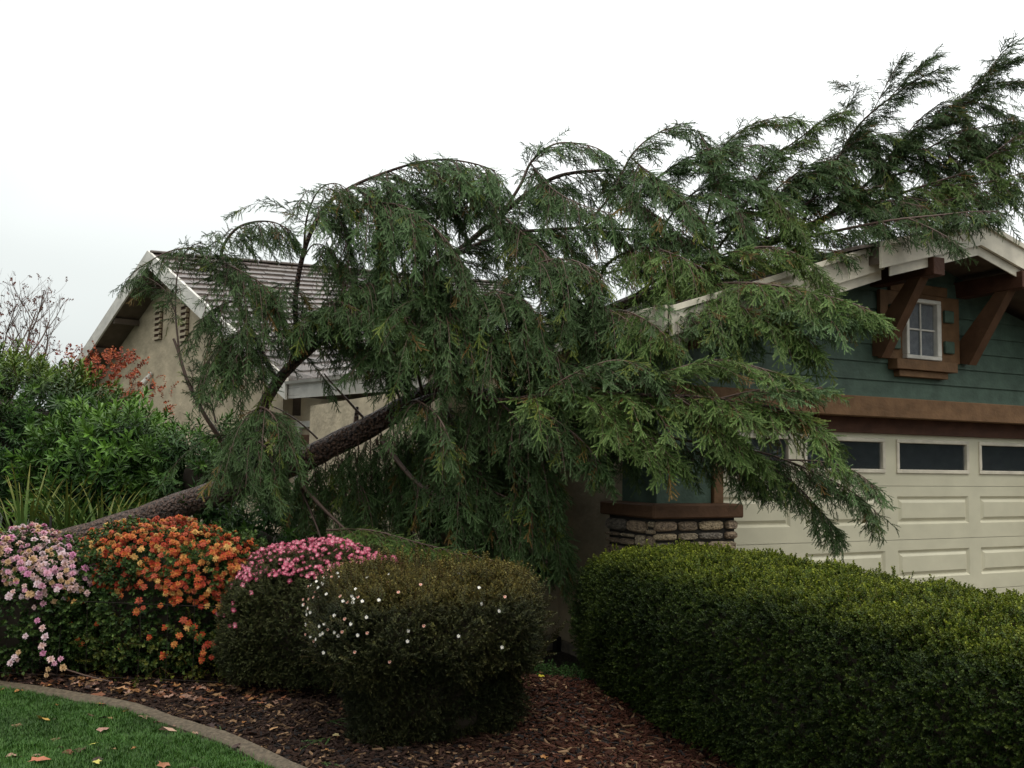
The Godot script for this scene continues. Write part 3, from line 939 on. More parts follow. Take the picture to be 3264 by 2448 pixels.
var bough_no := 0
func bough(t: Node3D, pts: Array, r0: float, r1: float, from: float, ln: float, droop: float, dens: float, sc: float, tint: int) -> void:
	bough_no += 1
	var rg := rnd(500 + bough_no)
	var p := []
	for q in smooth_line(pts, 5): p.append(q - t.position)
	var rr := []
	for i in p.size(): rr.append(lerpf(r0, r1, pow(i / float(p.size() - 1), 0.8)))
	var m := MB.new()
	m.tube(p, rr, 8 if r0 > 0.02 else 5, 0.04, rg)
	var total := 0.0
	var acc := [0.0]
	for i in p.size() - 1:
		total += p[i].distance_to(p[i + 1])
		acc.append(total)
	var xs := [[], []]
	var cs := [PackedColorArray(), PackedColorArray()]
	if from < 1.0:
		var n := int(total * (1.0 - from) * dens * 2.35) + 3
		for i in n:
			var f := lerpf(from, 1.0, (i + rg.randf() * 0.9) / n)
			var k := 0
			while k < p.size() - 2 and acc[k + 1] < f * total: k += 1
			var q: Vector3 = p[k].lerp(p[k + 1], clampf((f * total - acc[k]) / maxf(acc[k + 1] - acc[k], 0.0001), 0, 1))
			var ax: Vector3 = (p[k + 1] - p[k]).normalized()
			var side := ax.cross(Vector3.UP)
			if side.length() < 0.2: side = Vector3(0.5, 0, 0.86)
			side = side.normalized() * (1.0 if i % 2 else -1.0)
			var end_: float = 1.0 - 0.55 * pow(maxf(f - from, 0.0) / (1.0 - from), 1.5)
			var l := ln * end_ * (0.45 + 1.25 * pow(rg.randf(), 1.4))
			var d := (ax * rg.randf_range(0.6, 1.3) + side * rg.randf_range(0.45, 1.0) + Vector3(rg.randf_range(-0.2, 0.2), rg.randf_range(-0.15, 0.35) - droop * 0.2, rg.randf_range(-0.2, 0.2))).normalized()
			# the side twig bends down under its own weight
			var tw := [q]
			var steps := maxi(3, int(l / 0.085))
			var dd := d
			for j in steps:
				dd = (dd + Vector3(0, -droop * 1.9 / steps, 0)).normalized()
				tw.append(tw[-1] + dd * (l / steps))
			m.col = Color(1, 1, 1)
			var tr_ := []
			for j in tw.size(): tr_.append(lerpf(clampf(r1 * 1.1, 0.0025, 0.006), 0.0012, j / float(tw.size() - 1)))
			m.tube(tw, tr_, 3)
			for j in range(1, tw.size()):
				var w: Vector3 = (tw[j] - tw[j - 1]).normalized()
				var sd := w.cross(Vector3.UP)
				if sd.length() < 0.25: sd = Vector3(rg.randf_range(-1, 1), 0, rg.randf_range(-1, 1))
				sd = sd.normalized()
				var reps := 2 if j < tw.size() - 1 else 1
				for e in reps:
					var s2 := 1.0 if (j + e) % 2 else -1.0
					var dir := w
					if j < tw.size() - 1 or e > 0: dir = (w * rg.randf_range(0.7, 1.2) + sd * s2 * rg.randf_range(0.2, 0.95) + Vector3(rg.randf_range(-0.2, 0.2), -droop * rg.randf_range(0.0, 0.9) + 0.1, rg.randf_range(-0.2, 0.2))).normalized()
					var b := along(dir, (Vector3.UP + Vector3(rg.randf_range(-0.6, 0.6), 0, rg.randf_range(-0.3, 0.9))).normalized())
					b = b.rotated(b.x, rg.randf_range(-1.1, 1.1))
					var z := sc * rg.randf_range(0.45, 1.0) * lerpf(0.85, 0.68, j / float(tw.size()))
					var wch := rg.randi() % 2
					xs[wch].append(Transform3D(b.scaled_local(Vector3(z, z, z)), tw[j - 1].lerp(tw[j], rg.randf())))
					var g := rg.randf_range(0.7, 1.3)
					var c := Color(0.86 * g, 0.88 * g, 0.86 * g)  # untinted boughs darker: shade inside the crown put into the colour
					if tint == 1: c = Color(1.4 * g, 1.38 * g, 1.6 * g)  # grey-green boughs: sky sheen on wet needles put into the tint
					elif tint == 2: c = Color(1.45 * g, 1.35 * g, 1.0 * g)  # yellower boughs, with the wet highlight put into the tint too
					var odd := rg.randf()
					if odd < 0.06: c = Color(1.8 * g, 1.35 * g, 0.7 * g)
					elif odd < 0.085: c = Color(2.3 * g, 0.85 * g, 0.7 * g)
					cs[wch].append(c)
	var br := put(t, "branch", m.mesh(), M.twig if r0 < 0.03 else M.bark)
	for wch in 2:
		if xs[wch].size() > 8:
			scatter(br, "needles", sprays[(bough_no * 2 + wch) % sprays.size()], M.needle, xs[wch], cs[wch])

# ------------------------------------------------------------------ leaves, sprigs, flowers
func leaf(m: MB, at: Vector3, dir: Vector3, up: Vector3, ln: float, wd: float, fold := 0.25, sag := 0.15) -> void:
	var b := along(dir, up)
	var mid := at + b.x * ln * 0.5 + b.y * ln * 0.04
	var tip := at + b.x * ln - Vector3(0, ln * sag, 0)
	var l := mid + b.z * wd * 0.5 + b.y * wd * fold
	var r := mid - b.z * wd * 0.5 + b.y * wd * fold
	m.tri(at, l, mid); m.tri(l, tip, mid)
	m.tri(at, mid, r); m.tri(mid, tip, r)

# a sprig pointing along +y: n small leaves round a stem
func sprig(s: int, n: int, h: float, ln: float, wd: float, a: Color, b: Color, stem := Color(0.06, 0.045, 0.03), spread := 0.9) -> Mesh:
	var rg := rnd(s)
	var m := MB.new()
	m.col = stem
	m.tube([Vector3.ZERO, Vector3(0, h * 0.55, 0), Vector3(rg.randf_range(-0.1, 0.1) * h, h, rg.randf_range(-0.1, 0.1) * h)], [h * 0.022, h * 0.016, h * 0.008], 3)
	for i in n:
		var t := (i + 0.6) / n
		var a_ := i * 2.4 + rg.randf_range(-0.4, 0.4)
		var up := lerpf(0.35, 1.4, t * t)
		var d := Vector3(cos(a_) * spread, up + rg.randf_range(-0.25, 0.25), sin(a_) * spread).normalized()
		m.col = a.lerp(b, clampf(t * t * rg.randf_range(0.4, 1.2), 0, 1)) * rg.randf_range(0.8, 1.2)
		m.col.a = 1.0
		leaf(m, Vector3(0, h * t, 0), d, Vector3.UP, ln * rg.randf_range(0.75, 1.15) * (1.0 - 0.3 * t), wd * rg.randf_range(0.8, 1.15), 0.2, 0.1)
	return m.mesh()

# n places on a rounded block (half sizes h, roundness p): [place, outward]
func on_block(rg: RandomNumberGenerator, c: Vector3, h: Vector3, p: float, turn: float, rough: float, nz: FastNoiseLite, deep: float, bottom := true) -> Array:
	var ar := [h.y * h.z, h.x * h.z, h.x * h.y]
	var u := Vector3.ZERO
	while true:
		var pick: float = rg.randf() * (ar[0] * 2 + ar[1] * 2 + ar[2] * 2)
		u = Vector3(rg.randf_range(-1, 1), rg.randf_range(-1, 1), rg.randf_range(-1, 1))
		var f := 0
		while pick > ar[f] * 2 and f < 2:
			pick -= ar[f] * 2
			f += 1
		u[f] = 1.0 if rg.randf() < 0.5 else -1.0
		if bottom or u.y > -0.999: break
	var s := pow(pow(absf(u.x), p) + pow(absf(u.y), p) + pow(absf(u.z), p), -1.0 / p)
	u *= s
	var nn := Vector3(signf(u.x) * pow(absf(u.x), p - 1) / h.x, signf(u.y) * pow(absf(u.y), p - 1) / h.y, signf(u.z) * pow(absf(u.z), p - 1) / h.z).normalized()
	var q := u * h
	q += nn * (nz.get_noise_3dv(q * 100.0) * rough - rg.randf() * rg.randf() * deep)
	var b := Basis(Vector3.UP, turn)
	return [c + b * q, b * nn]

func core(h: Vector3, p: float, k: float) -> Mesh:
	var st := SurfaceTool.new()
	st.begin(Mesh.PRIMITIVE_TRIANGLES)
	var n := 14
	for i in n + 1:
		for j in n * 2:
			var a := PI * i / n
			var o := TAU * j / (n * 2)
			var u := Vector3(sin(a) * cos(o), cos(a), sin(a) * sin(o))
			var s := pow(pow(absf(u.x), p) + pow(absf(u.y), p) + pow(absf(u.z), p), -1.0 / p)
			st.set_color(Color.WHITE)
			st.add_vertex(u * s * h * k)
	for i in n:
		for j in n * 2:
			var a := i * n * 2 + j
			var b := i * n * 2 + (j + 1) % (n * 2)
			for q in [a, b, b + n * 2, a, b + n * 2, a + n * 2]: st.add_index(q)
	st.generate_normals()
	return st.commit()

# clipped or loose shrub: dark solid core added to block light, sprigs over a rounded block
func fill(o: Node3D, s: int, n: int, c: Vector3, h: Vector3, p: float, turn: float, meshes: Array, sz: Vector2, upness: float, deep: float, rough: float, tint: Array, material: Material, kern := 0.8, wild := 0.9) -> void:
	var rg := rnd(s)
	var nz := FastNoiseLite.new()
	nz.seed = s
	nz.frequency = 0.02
	var patch := FastNoiseLite.new()
	patch.seed = s + 1
	patch.frequency = 0.018
	if kern > 0.0:
		put(o, "twigs", core(h, p, kern), M.brush, Transform3D(Basis(Vector3.UP, turn), c))  # solid dark body added inside the leaves to stop light
	var xs := []
	var cs := []
	for k in meshes.size():
		xs.append([])
		cs.append(PackedColorArray())
	for i in n:
		var q := on_block(rg, c, h, p, turn, rough, nz, deep, false)
		if q[0].y + o.position.y < ground_y(q[0].x + o.position.x, q[0].z + o.position.z) - 0.02: continue
		var d: Vector3 = (q[1] + Vector3.UP * upness + Vector3(rg.randf_range(-1, 1), rg.randf_range(-1, 1), rg.randf_range(-1, 1)) * wild).normalized()
		var b := along(d, Vector3(rg.randf_range(-1, 1), rg.randf_range(-1, 1), rg.randf_range(-1, 1)))
		b = Basis(b.y, b.x, -b.z)
		var z := rg.randf_range(sz.x, sz.y)
		var w := rg.randi() % meshes.size()
		xs[w].append(Transform3D(b.scaled_local(Vector3(z, z, z)), q[0] - d * 0.01))
		var t := clampf(0.5 + patch.get_noise_3dv(q[0] * 100.0) * 1.1 + rg.randf_range(-0.3, 0.3), 0, 1)
		var cc: Color = tint[0].lerp(tint[1], t)
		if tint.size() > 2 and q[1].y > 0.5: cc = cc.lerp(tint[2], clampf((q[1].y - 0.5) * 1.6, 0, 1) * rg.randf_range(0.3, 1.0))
		cs[w].append(cc * rg.randf_range(0.85, 1.15))
	for k in meshes.size():
		if xs[k].size(): scatter(o, "leaves", meshes[k], material, xs[k], cs[k])

# a double flower facing +y
func flower(s: int, r: float, inner: Color, outer: Color, rings := 3) -> Mesh:
	var rg := rnd(s)
	var m := MB.new()
	for k in rings:
		var n := 8 - k
		for i in n:
			var a := TAU * (i + 0.5 * k) / n + rg.randf_range(-0.2, 0.2)
			var open: float = [1.0, 0.75, 0.5, 0.25][k] * rg.randf_range(0.85, 1.1)
			var d := Vector3(cos(a) * open, 1.05 - open * 0.75, sin(a) * open).normalized()
			var sd := d.cross(Vector3.UP).normalized()
			var l: float = r * [1.0, 0.92, 0.78, 0.6][k] * rg.randf_range(0.85, 1.1)
			var c0 := Vector3(0, r * 0.1 * k, 0)
			var mid := c0 + d * l * 0.6
			var tip := c0 + d * l + Vector3(cos(a), -0.4, sin(a)) * l * 0.14
			var w := sd * l * rg.randf_range(0.22, 0.36)
			var cc := inner.lerp(outer, clampf(1.0 - 0.2 * k + rg.randf_range(-0.35, 0.2), 0, 1))
			m.col = inner
			m.tri(c0, mid + w, mid - w)
			m.col = cc
			m.tri(mid - w, mid + w, tip + w * 0.35)
			m.tri(mid - w, tip + w * 0.35, tip - w * 0.35)
	return m.mesh()

# ------------------------------------------------------------------ planting
func build_hedges() -> void:
	# clipped privet-like hedge beside the drive
	var lf := []
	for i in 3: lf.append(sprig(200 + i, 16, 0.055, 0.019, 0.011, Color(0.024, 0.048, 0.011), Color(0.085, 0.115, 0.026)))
	var dv := Vector3(0.335, 0, 0.942)
	var pv := Vector3(0.942, 0, -0.335)
	var f0 := Vector3(0.31, 0, -7.5)
	var mid := f0 + dv * 2.8 + pv * 0.58
	var o := thing("hedge", Vector3(mid.x, 0.1, mid.z), "long clipped green hedge with yellow-green top beside the driveway", "hedge")
	fill(o, 71, 76000, Vector3(0, 0.53, 0), Vector3(0.58, 0.535, 2.85), 4.0, atan2(dv.x, dv.z), lf, Vector2(0.5, 1.15), 0.25, 0.12, 0.08, [Color(0.36, 0.42, 0.32), Color(0.68, 0.72, 0.46), Color(3.6, 2.9, 1.15)], M.leaf, 0.88, 1.3)  # new growth yellower on top; top light and front shade put into tints
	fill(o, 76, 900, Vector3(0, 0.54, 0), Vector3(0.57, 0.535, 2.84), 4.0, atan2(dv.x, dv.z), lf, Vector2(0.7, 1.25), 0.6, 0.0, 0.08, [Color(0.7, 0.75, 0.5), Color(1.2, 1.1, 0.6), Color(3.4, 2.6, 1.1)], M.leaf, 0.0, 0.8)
	# clipped olive shrub with white flowers
	var ol := []
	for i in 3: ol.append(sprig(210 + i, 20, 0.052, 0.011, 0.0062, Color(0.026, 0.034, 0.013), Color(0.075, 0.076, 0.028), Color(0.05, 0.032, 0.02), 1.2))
	o = thing("clipped_shrub", Vector3(-0.50, 0.1, -6.15), "broad clipped olive-green shrub dotted with small white flowers", "shrub")
	fill(o, 72, 44000, Vector3(0, 0.66, 0), Vector3(0.67, 0.30, 0.72), 3.6, 0.2, ol, Vector2(0.45, 1.25), 0.5, 0.14, 0.12, [Color(0.5, 0.58, 0.55), Color(0.85, 0.82, 0.65), Color(3.4, 2.5, 1.4)], M.leaf, 0.84, 1.7)  # olive-brown tips on top; front shade put into the darker tints
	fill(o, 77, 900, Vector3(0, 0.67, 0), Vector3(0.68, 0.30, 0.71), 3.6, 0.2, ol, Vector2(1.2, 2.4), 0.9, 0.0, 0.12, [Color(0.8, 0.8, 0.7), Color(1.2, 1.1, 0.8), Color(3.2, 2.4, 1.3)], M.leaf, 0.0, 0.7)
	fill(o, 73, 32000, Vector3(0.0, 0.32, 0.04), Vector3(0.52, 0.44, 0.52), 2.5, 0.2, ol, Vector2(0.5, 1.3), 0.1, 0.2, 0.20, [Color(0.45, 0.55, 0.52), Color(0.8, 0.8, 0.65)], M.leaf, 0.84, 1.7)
	var fl := flower(220, 0.0100, Color(0.80, 0.74, 0.62), Color(0.86, 0.85, 0.82), 1)
	var pk := flower(221, 0.009, Color(0.55, 0.2, 0.13), Color(0.75, 0.50, 0.42), 1)
	var rg := rnd(74)
	var nz := FastNoiseLite.new()
	for i in 700:
		var q := on_block(rg, Vector3(0, 0.66, 0), Vector3(0.71, 0.315, 0.74), 3.6, 0.2, 0.06, nz, 0.02)
		if q[1].y < -0.1 or q[1].y > 0.9 and rg.randf() < 0.85 or q[1].z < 0.05 and rg.randf() < 0.8: continue
		if q[0].x > -0.1 and rg.randf() < 0.72 or q[0].x > 0.5: continue
		put(o, "flower", fl if rg.randf() < 0.62 else pk, M.petal, Transform3D(along(q[1] + Vector3(rg.randf_range(-0.5, 0.5), 0, 0.8), Vector3.RIGHT) * Basis(Vector3(0, 0, 1), -PI / 2), q[0] + q[1] * 0.022))
	# pink-flowering shrub behind it
	o = thing("flowering_shrub", Vector3(-1.36, 0.1, -7.2), "dark rounded shrub topped with many tiny magenta-pink flowers", "shrub")
	fill(o, 75, 24000, Vector3(0, 0.49, 0), Vector3(0.66, 0.46, 0.55), 3.0, 0.0, ol, Vector2(0.8, 1.5), 0.2, 0.16, 0.14, [Color(0.75, 0.85, 0.8), Color(1.1, 1.15, 0.95), Color(1.5, 1.25, 1.0)], M.leaf, 0.82, 1.7)
	var mg := [flower(222, 0.020, Color(0.60, 0.24, 0.30), Color(0.38, 0.045, 0.10), 2), flower(223, 0.018, Color(0.64, 0.34, 0.38), Color(0.46, 0.085, 0.15), 2)]
	var done := 0
	while done < 280:
		var q := on_block(rg, Vector3(0, 0.49, 0), Vector3(0.68, 0.48, 0.57), 3.0, 0.0, 0.12, nz, 0.02)
		if q[1].y < 0.62 and not (q[1].y > 0.0 and q[0].x < -0.25 and rg.randf() < 0.16): continue
		if q[1].z < -0.75: continue
		put(o, "flower", mg[rg.randi() % 2], M.petal, Transform3D((along(q[1] + Vector3(rg.randf_range(-0.7, 0.7), rg.randf_range(-0.4, 0.4), rg.randf_range(0.0, 1.2)), Vector3.RIGHT) * Basis(Vector3(0, 0, 1), -PI / 2)).scaled_local(Vector3.ONE * rg.randf_range(0.7, 1.2)), q[0] + q[1] * 0.04))
		done += 1
	var xs := []
	var cs := PackedColorArray()
	while xs.size() < 420:
		var q := on_block(rg, Vector3(0, 0.49, 0), Vector3(0.68, 0.48, 0.57), 3.0, 0.0, 0.12, nz, 0.03)
		if q[1].y < 0.66: continue
		xs.append(Transform3D((along(q[1] + Vector3(rg.randf_range(-0.8, 0.8), rg.randf_range(-0.4, 0.4), rg.randf_range(0.0, 1.2)), Vector3.RIGHT) * Basis(Vector3(0, 0, 1), -PI / 2)).scaled_local(Vector3.ONE * rg.randf_range(0.6, 1.0)), q[0] + q[1] * rg.randf_range(0.0, 0.05)))
		cs.append(Color(1, 1, 1) * rg.randf_range(0.7, 1.1))
	scatter(o, "small_flowers", mg[0], M.petal, xs, cs)

func blossoms(o: Node3D, s: int, meshes: Array, pick: Array, n: int, c: Vector3, h: Vector3, p: float, lim: float, lean: float) -> void:
	var rg := rnd(s)
	var nz := FastNoiseLite.new()
	var xs := []
	var cs := []
	for k in meshes.size():
		xs.append([])
		cs.append(PackedColorArray())
	var got := 0
	while got < n:
		var q := on_block(rg, c, h, p, 0.1, 0.14, nz, 0.03)
		if q[1].z < -0.6 or q[0].y < lim - lean * q[0].x + 0.06 * sin(q[0].x * 11.0 + 1.0): continue
		got += 1
		var w: int = pick[rg.randi() % pick.size()]
		var d: Vector3 = q[1] + Vector3(rg.randf_range(-0.7, 0.7), rg.randf_range(-0.3, 0.5), rg.randf_range(-0.2, 0.9))
		xs[w].append(Transform3D((along(d, Vector3(rg.randf(), 0.2, rg.randf())) * Basis(Vector3(0, 0, 1), -PI / 2)).scaled_local(Vector3(1, rg.randf_range(0.9, 1.5), 1) * rg.randf_range(0.5, 0.85)), q[0] + q[1] * rg.randf_range(-0.01, 0.05)))
		cs[w].append(Color(1, 1, 1) * rg.randf_range(0.65, 1.05))
	for k in meshes.size():
		if xs[k].size(): scatter(o, "small_flowers", meshes[k], M.petal, xs[k], cs[k])

func build_roses() -> void:
	var lf := []
	for i in 3: lf.append(sprig(230 + i, 9, 0.10, 0.045, 0.028, Color(0.020, 0.045, 0.012), Color(0.065, 0.105, 0.026)))
	var rg := rnd(81)
	var nz := FastNoiseLite.new()
	# orange
	var o := thing("orange_flower_bush", Vector3(-2.64, 0.12, -7.55), "low bush covered with orange and red double flowers in front of the fallen trunk", "flowering bush")
	fill(o, 82, 3600, Vector3(0, 0.52, 0), Vector3(0.76, 0.52, 0.42), 3.2, 0.1, lf, Vector2(0.6, 1.1), 0.2, 0.16, 0.14, [Color(0.7, 0.8, 0.75), Color(1.2, 1.15, 1.0)], M.leaf, 0.72)
	fill(o, 83, 500, Vector3(0.15, 0.2, 0.12), Vector3(0.6, 0.25, 0.4), 2.6, 0.1, lf, Vector2(0.6, 1.1), 0.2, 0.2, 0.14, [Color(1.4, 1.1, 0.8), Color(2.2, 1.3, 0.8)], M.leaf, 0.0)
	var oc := [[Color(0.52, 0.20, 0.05), Color(0.44, 0.058, 0.026)], [Color(0.58, 0.28, 0.08), Color(0.47, 0.085, 0.032)], [Color(0.62, 0.36, 0.11), Color(0.54, 0.17, 0.045)], [Color(0.44, 0.10, 0.04), Color(0.33, 0.032, 0.022)], [Color(0.66, 0.48, 0.18), Color(0.58, 0.30, 0.09)], [Color(0.54, 0.18, 0.09), Color(0.44, 0.068, 0.042)]]
	var fm := []
	for i in oc.size(): fm.append(flower(240 + i, 0.030, oc[i][0], oc[i][1], 4))
	var at := []
	var tries := 0
	while at.size() < 285 and tries < 9000:
		tries += 1
		var q := on_block(rg, Vector3(0, 0.52, 0), Vector3(0.78, 0.54, 0.44), 3.2, 0.1, 0.14, nz, 0.02)
		var p: Vector3 = q[0]
		if q[1].z < -0.6: continue
		var lim := 0.68 - 0.16 * p.x
		if p.y < lim - 0.06 * sin(p.x * 9.0) and not (p.x > 0.42 and p.x < 0.66 and p.y > 0.35 and q[1].z > 0.3 and rg.randf() < 0.5): continue
		at.append([p + q[1] * rg.randf_range(0.02, 0.07), q[1]])
	for e in [Vector3(-0.52, 0.60, 0.47), Vector3(-0.56, 0.57, 0.47), Vector3(-0.47, 0.58, 0.48), Vector3(0.0, 0.60, 0.49), Vector3(0.03, 0.55, 0.49), Vector3(-0.02, 0.52, 0.48), Vector3(0.30, 0.36, 0.50), Vector3(0.50, 0.30, 0.48), Vector3(0.47, 0.24, 0.49), Vector3(0.53, 0.21, 0.48), Vector3(0.46, 0.19, 0.48), Vector3(0.66, 0.12, 0.42), Vector3(0.2, 0.72, 0.48), Vector3(0.24, 0.70, 0.49)]:
		at.append([e, Vector3(0, 0.2, 1)])
	for i in 34:
		var x := rg.randf_range(-0.7, 0.62)
		at.append([Vector3(x, rg.randf_range(0.2, 0.72), 0.47 - 0.25 * x * x), Vector3(0, 0.2, 1)])
	for q in at:
		var w: int = [0, 0, 1, 0, 3, 5, 2, 4, 5, 1][rg.randi() % 10]
		if q[0].x < -0.35 and rg.randf() < 0.5: w = 2 if rg.randf() < 0.5 else 4
		var d: Vector3 = q[1] + Vector3(rg.randf_range(-0.4, 0.4), 0.3, 0.35 + rg.randf_range(-0.4, 0.4))
		put(o, "flower", fm[w], M.petal, Transform3D((along(d, Vector3(rg.randf(), 0.2, rg.randf())) * Basis(Vector3(0, 0, 1), -PI / 2)).scaled_local(Vector3.ONE * rg.randf_range(0.6, 0.98)), q[0]))
	blossoms(o, 86, fm, [0, 0, 1, 3, 5, 2, 3, 4], 1350, Vector3(0, 0.52, 0), Vector3(0.77, 0.53, 0.43), 3.2, 0.66, 0.16)
	# pink
	o = thing("pink_flower_bush", Vector3(-3.68, 0.12, -7.38), "bush with pale pink and faded double flowers at the lawn's corner", "flowering bush")
	fill(o, 84, 2800, Vector3(0, 0.48, 0), Vector3(0.66, 0.48, 0.40), 3.0, 0.1, lf, Vector2(0.6, 1.1), 0.2, 0.16, 0.14, [Color(0.7, 0.8, 0.75), Color(1.2, 1.15, 1.0)], M.leaf, 0.72)
	var pc := [[Color(0.60, 0.32, 0.36), Color(0.62, 0.33, 0.45)], [Color(0.62, 0.42, 0.34), Color(0.66, 0.46, 0.46)], [Color(0.52, 0.34, 0.17), Color(0.54, 0.36, 0.20)], [Color(0.64, 0.46, 0.46), Color(0.68, 0.54, 0.58)], [Color(0.5, 0.2, 0.3), Color(0.58, 0.24, 0.40)]]
	fm = []
	for i in pc.size(): fm.append(flower(250 + i, 0.030, pc[i][0], pc[i][1], 4))
	at = []
	tries = 0
	while at.size() < 200 and tries < 9000:
		tries += 1
		var q := on_block(rg, Vector3(0, 0.48, 0), Vector3(0.68, 0.50, 0.42), 3.0, 0.1, 0.14, nz, 0.02)
		var p: Vector3 = q[0]
		if q[1].z < -0.6: continue
		if p.y < 0.70 - 0.28 * maxf(p.x, 0.0) - 0.1 * sin(p.x * 7.0) and rg.randf() < 0.985: continue
		at.append([p + q[1] * rg.randf_range(0.02, 0.07), q[1]])
	for e in [Vector3(0.42, 0.42, 0.45), Vector3(0.45, 0.36, 0.46), Vector3(0.43, 0.30, 0.46), Vector3(0.44, 0.25, 0.46), Vector3(0.38, 0.47, 0.45), Vector3(0.24, 0.22, 0.46), Vector3(0.22, 0.18, 0.46), Vector3(0.26, 0.25, 0.45), Vector3(0.48, 0.14, 0.46), Vector3(0.52, 0.18, 0.46), Vector3(0.56, 0.21, 0.45), Vector3(0.50, 0.21, 0.47), Vector3(0.58, 0.15, 0.45), Vector3(0.47, 0.10, 0.46), Vector3(0.30, 0.36, 0.44), Vector3(0.02, 0.16, 0.46)]:
		at.append([e, Vector3(0, 0.2, 1)])
	for q in at:
		var d: Vector3 = q[1] + Vector3(rg.randf_range(-0.4, 0.4), 0.3, 0.35 + rg.randf_range(-0.4, 0.4))
		put(o, "flower", fm[rg.randi() % 5], M.petal, Transform3D((along(d, Vector3(rg.randf(), 0.2, rg.randf())) * Basis(Vector3(0, 0, 1), -PI / 2)).scaled_local(Vector3.ONE * rg.randf_range(0.6, 0.98)), q[0]))
	blossoms(o, 87, fm, [0, 1, 2, 3, 1], 700, Vector3(0, 0.48, 0), Vector3(0.67, 0.49, 0.41), 3.0, 0.70, 0.22)
	# wire support in front of the bushes
	var tr := thing("wire_trellis", Vector3(-2.9, 0.12, -7.05), "thin wire support standing in front of the flowering bushes", "trellis")
	for k in 11:
		var m := MB.new()
		var x := -1.05 + k * 0.19
		m.tube([Vector3(x, -0.05, 0.03 * sin(k * 2.0)), Vector3(x + 0.01, 0.35, 0.02), Vector3(x - 0.01, 0.62 + 0.02 * (k % 3), 0.02 * cos(k))], [0.0022, 0.0022, 0.0022], 4)
		put(tr, "wire", m.mesh(), M.wire)
	for y in [0.10, 0.62]:
		var m := MB.new()
		m.tube([Vector3(-1.05, y, 0.02), Vector3(-0.3, y - 0.02, 0.03), Vector3(0.85, y - 0.05, 0.02)], [0.0025, 0.0025, 0.0025], 4)
		put(tr, "wire", m.mesh(), M.wire)
	var st := MB.new()
	st.tube([Vector3.ZERO, Vector3(0.01, 0.55, 0), Vector3(0.0, 1.16, 0)], [0.010, 0.010, 0.009], 7)
	var post := put(self, "garden_stake", st.mesh(), M.iron, Transform3D(Basis.IDENTITY, on_ground(-3.66, -7.82, -0.03)))
	tag(post, "thin dark metal stake rising behind the pink flowers", "stake")

func oleander_shoot(s: int) -> Mesh:
	var rg := rnd(s)
	var m := MB.new()
	var h := 0.34
	m.col = Color(0.06, 0.07, 0.03)
	m.tube([Vector3.ZERO, Vector3(0.01, h * 0.5, 0), Vector3(0.0, h, 0.01)], [0.005, 0.004, 0.002], 4)
	for i in 27:
		var t := i / 27.0
		var a := i * 2.094 + floorf(i / 3.0) * 0.5 + rg.randf_range(-0.2, 0.2)
		var up := lerpf(-0.1, 1.5, t * t)
		var d := Vector3(cos(a), up, sin(a)).normalized()
		m.col = Color(0.024, 0.062, 0.014).lerp(Color(0.085, 0.155, 0.030), t * t) * rg.randf_range(0.85, 1.2)
		m.col.a = 1
		leaf(m, Vector3(0, h * (0.1 + 0.9 * t), 0), d, Vector3.UP, rg.randf_range(0.110, 0.155) * (1.0 - 0.3 * t), 0.028, 0.25, 0.22 * (1.0 - t))
	return m.mesh()

func stems(o: Node3D, s: int, n: int, spread: Vector3, r: float, material: Material) -> void:
	var rg := rnd(s)
	for i in n:
		var m := MB.new()
		var a := TAU * i / n + rg.randf_range(-0.3, 0.3)
		var e := Vector3(cos(a) * spread.x * rg.randf_range(0.3, 0.8), spread.y * rg.randf_range(0.7, 1.0), sin(a) * spread.z * rg.randf_range(0.3, 0.8))
		m.tube(smooth_line([Vector3(cos(a) * 0.12, -0.05, sin(a) * 0.12), e * Vector3(0.45, 0.5, 0.45), e], 3), [r, r * 0.95, r * 0.9, r * 0.8, r * 0.7, r * 0.55, r * 0.4], 5)
		put(o, "stem", m.mesh(), material)

